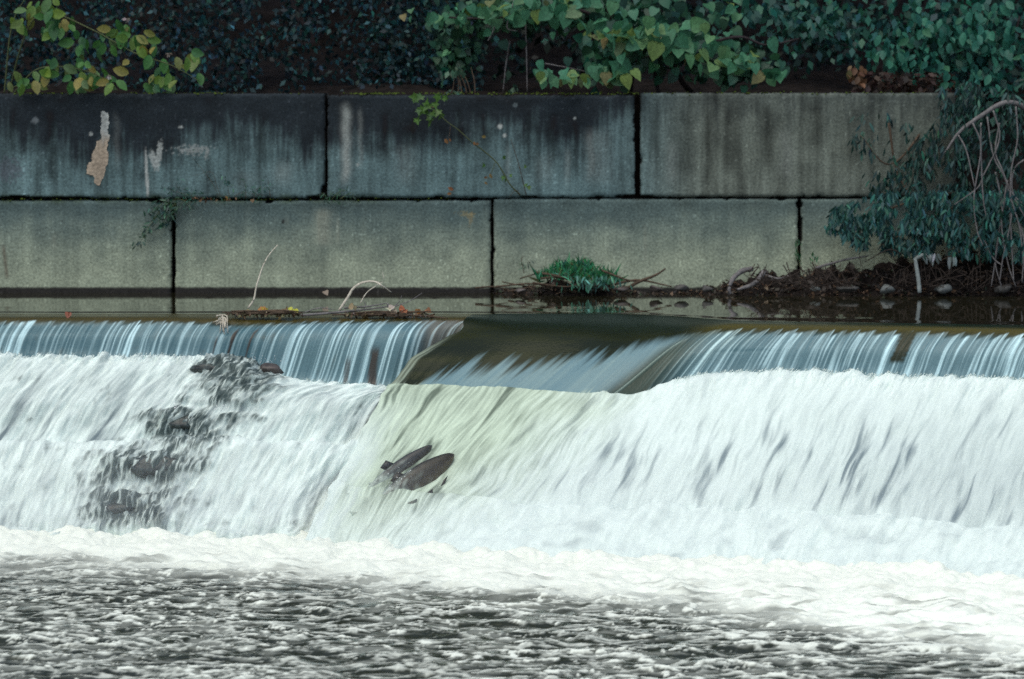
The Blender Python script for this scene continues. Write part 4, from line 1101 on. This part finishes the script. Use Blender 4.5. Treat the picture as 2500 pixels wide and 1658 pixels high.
sticks('driftwood', 'dark branch slanting up to the right of the green grass clump', 'driftwood', [([(1530, 705, D0), (1560, 688, D0), (1600, 672, D0), (1625, 656, D0)], .016)], M_BROWNTWIG, P(1545, 706, D0), 'branch')
t = sticks('weed_stem', 'thin dark weed stem with a bent tip left of the grass clump', 'weed', [([(1280, 668, D0 + .2), (1276, 650, D0 + .2), (1273, 632, D0 + .2), (1279, 626, D0 + .2)], .004), ([(1302, 664, D0 + .2), (1297, 650, D0 + .2), (1288, 634, D0 + .2)], .003)], M_BROWNTWIG, P(1280, 668, D0 + .2), 'stem')
e = clusters([(1278, 645, 10, 14, 14, .03, D0 + .2), (1292, 642, 8, 12, 12, .03, D0 + .2)])
leaf_mass('leaves', 'narrow', P(e[:, 0], e[:, 1], e[:, 2]), e[:, 3], rot_mats(*rand_rots(len(e))), vary((.06, .10, .07), len(e)), t)
sticks('arched_root', 'thick pale arched root bending into the water at the litter bank', 'root', [([(1835, 657, 28.9), (1812, 662, 28.8), (1790, 680, 28.7), (1780, 705, 28.66), (1783, 718, 28.66)], .024)], M_TWIG if False else M_GREYTWIG, P(1780, 712, 28.7), 'limb')
sticks('forked_root', 'grey forked root right of the thick arched root', 'root', [([(1865, 664, 28.85), (1845, 690, 28.75), (1815, 703, 28.7), (1800, 707, 28.68)], .022), ([(1870, 672, 28.9), (1900, 680, 28.8), (1930, 672, 28.9)], .010), ([(1990, 655, 29), (2060, 635, 28.95), (2120, 625, 28.95)], .012)], M_GREYTWIG, P(1820, 710, 28.75), 'limb')
sticks('sunken_roots', 'thin dark roots hanging from the bank under the shrub', 'roots', [([(2100, 560, 28.75), (2098, 620, 28.72), (2106, 660, 28.72)], .004), ([(2180, 590, 28.7), (2178, 615, 28.7), (2190, 650, 28.7)], .005), ([(2200, 620, 28.7), (2170, 610, 28.7), (2110, 640, 28.75)], .007), ([(2240, 600, 28.7), (2250, 660, 28.7), (2245, 700, 28.66)], .004), ([(2310, 600, 28.7), (2320, 690, 28.66)], .004), ([(2390, 590, 28.7), (2395, 700, 28.66)], .004),
    ([(1920, 640, 28.8), (1935, 690, 28.7), (1930, 708, 28.66)], .005), ([(1960, 660, 28.8), (1990, 690, 28.7), (1985, 708, 28.66)], .006), ([(2020, 655, 28.8), (2050, 690, 28.7), (2080, 700, 28.66)], .008)] + [([(a_, 640 + RNG.uniform(0, 40), 28.74), (a_ + RNG.normal(0, 20), 670 + RNG.normal(0, 12), 28.70), (a_ + RNG.normal(0, 45), 700 + RNG.normal(0, 6), 28.66)], RNG.uniform(.002, .006)) for a_ in RNG.uniform(1830, 2500, 90)], M_ROOT, P(2150, 700, 28.8), 'root')
# white post with hanging rags of bark
post = thing('white_post', P(2238, 705, 28.66), 'short whitish broken post standing in the water under the shrub', 'post')
pv = P(np.array([2229, 2243, 2249, 2239, 2230, 2244, 2249, 2239.]), np.array([632, 628, 690, 692, 632, 628, 690, 692.]), np.array([28.62] * 4 + [28.68] * 4))
M_WHITE = make_plain('bleached_wood', (.25, .28, .27), .8, 30, .2, .2, .003)
v, f, c = tube(P(np.array([2234, 2238, 2243, 2245]), np.array([630, 655, 690, 715]), np.array([28.65] * 4)), [.013, .016, .017, .017], 14, 8, .15, 5)
part('stake', v, [f, c], M_WHITE, post)
for i, (x0, y0, x1, y1) in enumerate(((2236, 632, 2262, 622), (2255, 626, 2263, 645), (2268, 624, 2272, 640))):
    v, f, c = tube([P(x0, y0, 28.66), P((x0 + x1) / 2, (y0 + y1) / 2 - 3, 28.65), P(x1, y1, 28.66)], [.016, .018, .008], 8, 6, .25, i); part('splinter', v, [f, c], M_WHITE, post)
for i, (x_, y_, lb) in enumerate(((2284, 632, 'small whitish rag of bark caught beside the white post'), (2322, 640, 'larger whitish rag of bark hanging right of the white post'))):
    n = 5
    v, f, cl = scatter(LEAF['narrow'][0], LEAF['narrow'][1], P(np.full(n, x_) + RNG.normal(0, 5, n), np.full(n, y_ - 14.), np.full(n, 28.66)), RNG.uniform(.07, .11, n), rot_mats(RNG.normal(0, .3, n), RNG.normal(0, .2, n), RNG.normal(0, .25, n)), vary((.26, .30, .30), n, .2, .04))
    tag(link('bark_rag', fast_mesh('bark_rag', v, f, col=cl), M_LEAFCOL), lb, 'bark')

# ------------------------------------------------------------------ plants on the wall
sap = thing('sapling', P(1285, 480, WALL_Y - .02), 'young sapling growing from the wall joint and leaning left up to its green leaves', 'sapling')
W = WALL_Y - .06
for i, (w, r0) in enumerate((([(1270, 476, W + .04), (1245, 450, W), (1225, 415, W - .02), (1208, 392, W - .04), (1180, 368, W - .06), (1150, 345, W - .1), (1120, 318, W - .12), (1090, 296, W - .14), (1062, 270, W - .15), (1040, 262, W - .15)], .0065), ([(1285, 478, W + .04), (1276, 440, W), (1266, 400, W - .03), (1255, 365, W - .05), (1248, 342, W - .05)], .004),
                             ([(1270, 478, W + .04), (1260, 465, W + .01), (1243, 480, W)], .003), ([(1100, 306, W - .13), (1098, 325, W - .14), (1094, 344, W - .14)], .0025), ([(1210, 395, W - .04), (1200, 420, W - .05), (1190, 440, W - .05)], .003))):
    w = np.array(w, float)
    v, f, c = tube(P(w[:, 0], w[:, 1], w[:, 2]), [r0, r0 * .8, r0 * .5], 5 * len(w), 5); part('stem', v, [f, c], M_BROWNTWIG if i in (1, 2, 3) else M_STEM, sap)
M_SAP = make_leaf('sapling_leaf', [(.06, .15, .03), (.09, .19, .03), (.05, .12, .035), (.12, .20, .04)], .45, .3)
M_AUT = make_leaf('autumn_leaf', [(.22, .10, .03), (.16, .09, .04), (.24, .20, .05), (.20, .075, .03)], .6, .2)
g = [(1018, 243), (1010, 246), (1030, 238), (1070, 236), (1080, 245), (1090, 238), (1042, 250), (1048, 258), (1060, 256), (1022, 272), (1035, 268), (1044, 274), (1050, 290), (1064, 282), (1072, 274), (1080, 282), (1016, 295), (1024, 290), (1048, 302), (1058, 280), (1228, 388), (1230, 436), (1246, 432), (1280, 412), (1182, 406), (1285, 455), (1290, 460), (1236, 445)]
gs = np.array([(.07 if q[1] < 310 else .035) for q in g]) * RNG.uniform(.8, 1.3, len(g))
g = np.array(g, float)
leaf_objects(sap, 'lobed', P(g[:, 0], g[:, 1] - 6, np.full(len(g), W - .14)), gs, np.stack([RNG.normal(-.2, .4, len(g)), RNG.normal(.2, .7, len(g)), RNG.normal(0, .5, len(g))], -1), M_SAP)
g = np.array([(1092, 348), (1086, 345), (1098, 345), (1158, 352), (1160, 358), (1186, 340), (1190, 437), (1183, 450), (1196, 430), (1102, 478), (1107, 470), (1062, 265)], float)
leaf_objects(sap, 'oval', P(g[:, 0], g[:, 1] - 6, np.full(len(g), W - .1)), RNG.uniform(.03, .05, len(g)), np.stack([RNG.normal(-.2, .4, len(g)), RNG.normal(0, .8, len(g)), RNG.normal(0, .5, len(g))], -1), M_AUT)

fern = thing('trailing_weed', P(420, 492, WALL_Y), 'green feathery weed trailing down left from the joint in the wall', 'weed')
def feather(path, n, sz, col, spread, parent, r=.0035, mat=None):
    w = np.array(path, float)
    v, f, c = tube(P(w[:, 0], w[:, 1], w[:, 2]), [r, r * .7, r * .3], 5 * len(w), 5); part('stem', v, [f, c], mat or M_STEM, parent)
    cc_ = catmull(w, 60)
    i = RNG.integers(4, 60, n)
    q = cc_[i] + np.stack([RNG.normal(0, spread, n), RNG.normal(0, spread, n), RNG.normal(0, .02, n)], -1)
    return P(q[:, 0], q[:, 1], q[:, 2])
q = np.concatenate([feather(p_, n_, .05, 0, s_, fern) for p_, n_, s_ in (([(425, 490, W + .04), (400, 505, W - .02), (380, 530, W - .05), (360, 560, W - .05), (338, 600, W - .04)], 70, 6), ([(430, 488, W + .03), (400, 495, W - .03), (372, 515, W - .06)], 50, 7), ([(430, 490, W), (415, 515, W - .06), (395, 550, W - .06)], 50, 6), ([(435, 486, W), (450, 490, W - .05), (460, 505, W - .05)], 24, 6), ([(430, 490, W), (425, 520, W - .04), (418, 535, W - .04)], 24, 5))])
n = len(q)
leaf_mass('leaves', 'narrow', q, RNG.uniform(.035, .065, n), rot_mats(RNG.normal(0, .5, n), RNG.normal(-.2, .4, n), RNG.normal(.5, .6, n)), vary((.035, .085, .060), n, .35, .15), fern)
weed2 = thing('wall_weed', P(500, 484, WALL_Y), 'thin sprawling weed with brown stems on the ledge above the trailing weed', 'weed')
q = np.concatenate([feather(p_, n_, .05, 0, s_, weed2, .0022, M_BROWNTWIG) for p_, n_, s_ in (([(535, 485, W + .02), (520, 450, W - .02), (495, 415, W - .02), (470, 385, W - .01), (462, 355, W)], 6, 5), ([(540, 485, W), (528, 450, W), (515, 420, W), (468, 430, W)], 5, 5), ([(500, 484, W), (470, 478, W - .04), (430, 468, W - .03), (395, 455, W - .02)], 46, 8), ([(480, 484, W), (455, 465, W - .03), (430, 455, W - .03)], 30, 9), ([(560, 484, W), (555, 450, W - .03), (548, 432, W - .03)], 18, 6), ([(620, 484, W), (625, 465, W), (640, 455, W)], 30, 9), ([(600, 484, W), (600, 462, W), (596, 445, W)], 10, 6), ([(570, 480, W), (595, 470, W), (650, 478, W)], 16, 6), ([(660, 482, W), (655, 445, W), (652, 430, W)], 6, 5))])
n = len(q)
leaf_mass('leaves', 'narrow', q, RNG.uniform(.025, .045, n), rot_mats(RNG.normal(0, .5, n), RNG.normal(-.2, .5, n), RNG.normal(0, .9, n)), vary((.035, .10, .075), n, .3, .15), weed2)
n = 26
leaf_mass('dead_leaves', 'oval', P(RNG.uniform(430, 620, n), RNG.uniform(478, 488, n), W - RNG.uniform(0, .04, n)), RNG.uniform(.02, .04, n), rot_mats(*rand_rots(n)), vary((.15, .075, .035), n, .3, .1), weed2)
weed3 = thing('wall_weed', P(810, 484, WALL_Y), 'small green weed in the broken corner where two upper blocks meet', 'weed')
q = np.concatenate([feather(p_, n_, .05, 0, s_, weed3) for p_, n_, s_ in (([(810, 488, W + .03), (820, 475, W), (840, 462, W)], 30, 8), ([(800, 488, W + .03), (795, 480, W), (785, 470, W)], 18, 6), ([(830, 486, W), (850, 474, W), (860, 470, W)], 18, 7))])
n = len(q)
leaf_mass('leaves', 'narrow', q, RNG.uniform(.02, .04, n), rot_mats(RNG.normal(0, .5, n), RNG.normal(-.2, .5, n), RNG.normal(0, .9, n)), vary((.035, .085, .05), n, .3, .15), weed3)
tuft2 = thing('joint_grass', P(1950, 655, 29.1), 'little upright green weed in the lower joint above the litter bank', 'weed')
q = np.concatenate([feather(p_, n_, .05, 0, s_, tuft2) for p_, n_, s_ in (([(1955, 660, 29.1), (1950, 630, 29.15), (1945, 590, 29.2)], 20, 5), ([(1985, 650, 29.05), (1984, 630, 29.1)], 12, 4))])
n = len(q)
leaf_mass('leaves', 'narrow', q, RNG.uniform(.03, .05, n), rot_mats(RNG.normal(0, .4, n), RNG.normal(2.9, .3, n), RNG.normal(0, .4, n)), vary((.03, .11, .05), n, .3, .12), tuft2)

# ------------------------------------------------------------------ flood wood and leaves on the crest
E = 25.62
sticks('dead_stalk', 'tall thin pale stalk standing up from the crest of the weir', 'stalk', [([(606, 752, E), (618, 735, E), (622, 722, E), (626, 700, E), (640, 655, E), (655, 625, E), (678, 598, E)], .008)], M_TWIG, P(607, 756, E), 'stem')
sticks('bent_branch', 'pale bent branch arching over the water behind the crest', 'branch', [([(828, 758, E), (850, 725, E), (862, 705, E), (885, 690, E), (915, 688, E), (935, 700, E), (955, 714, E + .3)], .011), ([(880, 740, E), (895, 715, E), (915, 700, E), (935, 688, E + .1)], .0045), ([(937, 680, E + .1), (934, 664, E + .1)], .003)], M_TWIG, P(828, 762, E), 'limb')
sticks('drift_branch', 'grey forked branch lying on the crest among fallen leaves', 'driftwood', [([(735, 770, E - .05), (800, 765, E - .05), (880, 757, E), (950, 748, E)], .011), ([(740, 764, E), (780, 752, E), (815, 756, E)], .005), ([(840, 752, E), (900, 748, E), (945, 740, E)], .008), ([(945, 742, E), (955, 752, E), (962, 766, E - .05)], .009), ([(962, 750, E), (975, 735, E), (981, 722, E)], .004), ([(965, 748, E), (1000, 735, E), (1030, 716, E + .1)], .004), ([(886, 758, E), (892, 745, E), (888, 735, E)], .005), ([(862, 762, E), (866, 755, E)], .004)], M_GREYTWIG, P(850, 770, E), 'limb')
def raft(name, label, x0, x1, y, n, r):
    t = thing(name, P((x0 + x1) / 2, y, E - .05), label, 'debris')
    for i in range(n * 2):
        a_ = RNG.uniform(x0, x1); L_ = RNG.uniform(40, 120)
        yy = y + RNG.normal(0, 3)
        v, f, c = tube([P(a_ - L_ / 2, yy, E - .1 + RNG.normal(0, .05)), P(a_, yy + RNG.normal(0, 2), E - .1), P(a_ + L_ / 2, yy + RNG.normal(0, 4), E - .1 + RNG.normal(0, .05))], [r * .5, r, r * .4], 8, 6, .3, i); part('stick', v, [f, c], M_BROWNTWIG, t)
raft('debris_raft', 'dark raft of sticks on the crest under the yellow leaves', 590, 720, 765, 9, .010)
raft('debris_raft', 'dark raft of sticks on the crest at the edge of the breach', 860, 1050, 768, 10, .009)
lf = [(616, 765, 'pale yellow', 'left end of the stick raft'), (637, 758, 'orange', 'left part of the stick raft'), (650, 757, 'yellow', 'stick raft just right of an orange one'), (678, 768, 'greenish', 'middle of the stick raft'), (695, 760, 'brown', 'stick raft left of a bright yellow one'), (713, 760, 'bright yellow', 'right end of the stick raft'),
      (716, 770, 'dull tan', 'water edge under a bright yellow one'), (950, 757, 'cream', 'drift branch left of an orange cluster'), (960, 762, 'pale tan', 'drift branch beside the cream one'), (978, 756, 'orange red', 'raft next to the breach'), (985, 764, 'rust red', 'raft under an orange red one'), (1000, 770, 'greyish white', 'raft nearer the breach'),
      (1022, 762, 'dark orange', 'raft close to the breach'), (1038, 760, 'brown orange', 'right end of the raft by the breach'), (1020, 772, 'tan', 'raft below a dark orange one'), (897, 772, 'ochre', 'lip of the fall below the drift branch'), (893, 780, 'pale ochre', 'lip of the fall, lowest of the ochre ones'), (862, 752, 'straw coloured', 'drift branch near the bent branch'),
      (170, 768, 'red brown', 'lip of the fall far left'), (796, 716, 'pinkish tan', 'still water before the wall, upright')]
pal = {'pale yellow': (.45, .38, .15), 'orange': (.40, .18, .05), 'yellow': (.50, .40, .06), 'greenish': (.28, .30, .10), 'brown': (.16, .10, .04), 'bright yellow': (.55, .45, .05), 'dull tan': (.25, .19, .11), 'cream': (.50, .45, .34), 'pale tan': (.40, .33, .23), 'orange red': (.38, .12, .06), 'rust red': (.30, .09, .05), 'greyish white': (.34, .35, .36),
       'dark orange': (.32, .14, .05), 'brown orange': (.26, .13, .06), 'tan': (.30, .23, .15), 'ochre': (.38, .26, .12), 'pale ochre': (.42, .32, .18), 'straw coloured': (.36, .29, .15), 'red brown': (.26, .09, .05), 'pinkish tan': (.36, .28, .22)}
for i, (x_, y_, cn, where) in enumerate(lf):
    n = 2 if i != 19 else 1
    d_ = E - .06 if i != 19 else 28.0
    v, f, cl = scatter(LEAF['heart'][0], LEAF['heart'][1], P(np.full(n, float(x_)) + RNG.normal(0, 3, n), np.full(n, y_ - 5.), np.full(n, d_)), RNG.uniform(.035, .055, n), rot_mats(RNG.normal(0, .6, n), RNG.normal(-.5, .3, n), RNG.normal(0, .9, n)), vary(pal[cn], n, .12, .05))
    tag(link('fallen_leaf', fast_mesh('fallen_leaf', v, f, col=cl), M_LEAFCOL), f'{cn} fallen leaf on the {where}', 'fallen leaf', 'fallen leaves caught on the crest')
n = 260
x_ = np.where(RNG.random(n) < .45, RNG.uniform(530, 740, n), RNG.uniform(840, 1060, n))
o = leaf_mass('leaf_litter', 'simple', P(x_, 770 + RNG.normal(0, 2.5, n), E - .10 + RNG.normal(0, .03, n)) + [0, 0, .012], RNG.uniform(.018, .045, n), rot_mats(RNG.uniform(0, 6.3, n), RNG.normal(.6, .5, n), RNG.normal(0, .6, n)), vary((.09, .065, .04), n, .6, .15))
tag(o, 'small brown litter caught on the crest around the stick rafts', 'leaf litter')
stub_ = thing('straw_wisp', P(548, 790, 25.5), 'pale wisp of straw caught on the lip of the fall', 'straw')
for i in range(16):
    a_ = np.array([545, 778.]) + RNG.normal(0, 5, 2)
    v, f, c = tube([P(a_[0] - RNG.uniform(5, 26), a_[1] - RNG.uniform(-16, 4), 25.45), P(*a_, 25.42), P(a_[0] + RNG.normal(2, 3), a_[1] + RNG.uniform(15, 40), 25.36)], [.003, .004, .002], 7, 4); part('straw', v, [f, c], M_TWIG, stub_)

# ------------------------------------------------------------------ rocks in the fall
stone(655, 905, 25.08, .10, .075, 'dark wet rock in the fall at the end of the bare part of the crest', M_ROCK, 604, None, 'rock')
def surf_a(x_, y_):
    return SA.reshape(-1, 3)[((PXA[..., 0] - x_) ** 2 + (PXA[..., 1] - y_) ** 2).argmin()][1]
M_LEDGE = make_plain('wet_mossy_rock', (0.026, 0.036, 0.034), 0.35, 22, 0.7, 0.5, 0.015)
for i, (x_, y_, r1, r2, lb) in enumerate(((530, 905, .20, .07, 'broad dark wet rock under the bare part of the crest'), (455, 1035, .17, .085, 'dark rock on the second step of the left cascade'),
                                          (385, 1140, .20, .085, 'biggest dark rock, on the third step of the left cascade'), (290, 1240, .17, .075, 'lowest dark rock of the left cascade, just above the pool'))):
    stone(x_, y_, surf_a(x_, y_) + (.075, .045, .07, .045)[i], r1, r2, lb, M_LEDGE, 640 + i, None, 'rock', ry=.11)

# ------------------------------------------------------------------ salmon leaping up the chute
def fish(head, tail, d0, d1, label, thick, dark, seed):
    """head and tail on the chute; the belly faces down right"""
    h, t = P(*head, d0), P(*tail, d1)
    ax = h - t; L = np.linalg.norm(ax); ax /= L
    view = np.array([0, -1.0, 0.05])
    up = np.cross(ax, view); up /= np.linalg.norm(up)
    if up[2] < 0: up = -up
    sd = np.cross(up, ax)
    if sd[1] > 0: sd = -sd
    s0 = np.array([0, .03, .08, .16, .28, .42, .56, .70, .82, .90, .95])
    st_ = np.interp(np.linspace(0, 10, 31), np.arange(11), s0)      # from nose to tail root
    hh = np.interp(st_, s0, np.array([.006, .030, .048, .068, .090, .100, .098, .084, .064, .048, .046])) * thick
    ww = np.interp(st_, s0, np.array([.006, .020, .034, .046, .056, .060, .054, .040, .024, .014, .010])) * thick
    k = 24
    an = np.arange(k) / k * 2 * np.pi
    ctr_ = np.zeros(31)
    V, C = [], []
    for s_, a_, b_, c_ in zip(st_, hh, ww, ctr_):
        p = h - ax * s_ * L
        bend = .03 * math.sin(s_ * 5 + seed)
        ring = p + (np.cos(an)[:, None] * up * a_ + np.sin(an)[:, None] * sd * b_) * L + sd * bend * L * .5 + up * c_ * L
        V.append(ring)
        m = (np.cos(an) + 1) / 2
        sk_ = lerp(np.array(dark) * 1.5 + np.array([.026, .018, .008]), np.array(dark), sst(.2, .75, m)[:, None])
        film = sst(.40, .78, s_ + .5 * RNG.normal(0, .16, k)) * .8          # water running over the rear of the body
        C.append(lerp(sk_, np.array([.42, .50, .44]), film[:, None]))
    V = np.concatenate(V); C = np.concatenate(C)
    n_ = len(st_)
    i = np.arange(n_ * k).reshape(n_, k); j = np.roll(i, -1, 1)
    F4 = [np.stack([i[:-1], j[:-1], j[1:], i[1:]], -1).reshape(-1, 4)]
    def fin(root0, root1, tip0, tip1, side=0.0):
        nonlocal V, C
        o = len(V)
        q = []
        for (s_, u_) in (root0, root1, tip1, tip0):
            q.append(h - ax * s_ * L + up * u_ * L + sd * side * L)
        q = np.array(q)
        q2 = np.concatenate([q + sd * .004 * L, q - sd * .004 * L])
        V = np.concatenate([V, q2]); C = np.concatenate([C, np.tile(lerp(np.array(dark) * .8, np.array([.42, .50, .44]), .9 * float(sst(.5, .75, root0[0]))), (8, 1))])
        F4.append(np.array([[0, 1, 2, 3], [7, 6, 5, 4], [0, 4, 5, 1], [1, 5, 6, 2], [2, 6, 7, 3], [3, 7, 4, 0]]) + o)
    fin((.45, .09), (.57, .09), (.50, .17), (.60, .14))              # dorsal
    fin((.76, .055), (.79, .05), (.79, .085), (.81, .075))           # adipose
    fin((.40, -.10 * thick), (.50, -.10 * thick), (.47, -.10 * thick - .085), (.52, -.10 * thick - .06), .20)    # pelvic
    fin((.58, -.09 * thick), (.67, -.075 * thick), (.66, -.09 * thick - .075), (.70, -.08 * thick - .05), .24)          # anal
    fin((.20, -.09 * thick), (.26, -.10 * thick), (.30, -.10 * thick - .05), (.33, -.10 * thick - .035), .14)     # pectoral
    fin((.93, .035), (.96, 0), (1.06, .14), (1.03, .05))             # tail
    fin((.93, -.035), (.96, 0), (1.06, -.14), (1.03, -.05))
    base = (h + t) / 2
    o = link('salmon', fast_mesh('salmon', V - base, F4, col=C), M_FISH, loc=base)
    tag(o, label, 'fish', 'salmon leaping up the chute')
    eye_c = h - ax * .055 * L + up * .018 * L + sd * .030 * L * thick * (1 if np.dot(sd, view) > 0 else -1)
    ev, ef = rock_mesh(3, 6, 1)
    e = link('eye', fast_mesh('eye', ev * .006 + eye_c - base, ef), M_ROCK, o)
    return o
M_FISH, nt, lk, b_ = new_mat('salmon_skin')
n_, _ = attr_col(nt, lk, b_, 35, .35)
b_.inputs['Roughness'].default_value = .3
b_.inputs['Specular IOR Level'].default_value = .3
def surf(x_, y_):
    d2 = (PXY[..., 0] - x_) ** 2 + (PXY[..., 1] - y_) ** 2 + np.where(CHUTE_LEV < 3, 1e6, 0)
    return CHUTE.reshape(-1, 3)[d2.argmin()][1]
fish((1107, 1110), (888, 1272), surf(1107, 1110) - .035, surf(888, 1272) + .115, 'larger brown salmon leaping up the pale chute, belly fins showing', 1.22, (.017, .014, .008), 1)
fish((1054, 1088), (875, 1222), surf(1054, 1088) - .035, surf(875, 1222) + .13, 'slim dark salmon leaping just above and behind the larger one', .95, (.018, .021, .023), 2.2)

# ------------------------------------------------------------------ flying drops
q = []
def drops(n, x0, x1, yf, up, out):
    x_ = RNG.uniform(x0, x1, n); y_ = yf(x_) - np.abs(RNG.normal(0, up, n))
    for a_, b_ in zip(x_, y_):
        q.append(P(a_, b_, 0.0 + np.interp(a_, [-200, 800, 1600, 2700], out)))
drops(260, -100, 900, lambda x: 1300 + 0 * x, 16, (24.0, 23.9, 23.0, 22.0))
drops(120, 330, 700, lambda x: 1000 + 0 * x, 9, (24.7, 24.75, 24, 24))
drops(120, 180, 520, lambda x: 1100 + 0 * x, 9, (24.45, 24.45, 24, 24))
drops(90, 440, 700, lambda x: 885 + 0 * x, 9, (25.1, 25.05, 24, 24))
drops(40, 940, 1010, lambda x: 1205 - (x - 940) * .6, 20, (24, 23.8, 23.6, 23))
q = np.array(q); n = len(q)
dv, df, dc = scatter(LUMP_V * [1, 1, 1.2], LUMP_F, q, RNG.uniform(.0015, .0045, n), rot_mats(RNG.uniform(0, 6, n), RNG.uniform(0, 6, n), RNG.uniform(0, 6, n)), np.full((n, 3), .8))
tag(link('spray', fast_mesh('spray', dv, df, col=dc, attrs={'foam': np.ones(len(dv))}), M_FALL), kind='stuff')

# ------------------------------------------------------------------ mist hanging at the foot of the fall
mv_ = np.array([[x, y, z] for x in (-7, 7) for y in (20.6, 24.6) for z in (-1.9, -0.75)])
m_mist = bpy.data.materials.new('mist'); m_mist.use_nodes = True
nt = m_mist.node_tree.nodes; lk = m_mist.node_tree.links
nt.remove(nt['Principled BSDF'])
pv = nt.new('ShaderNodeVolumePrincipled')
pv.inputs['Color'].default_value = (0.95, 0.97, 0.95, 1)
pv.inputs['Density'].default_value = 0.045
lk.new(pv.outputs[0], nt['Material Output'].inputs['Volume'])
tag(link('mist', fast_mesh('mist', mv_, np.array([[0, 1, 3, 2], [4, 6, 7, 5], [0, 4, 5, 1], [2, 3, 7, 6], [0, 2, 6, 4], [1, 5, 7, 3]]), smooth=False), m_mist), kind='stuff')
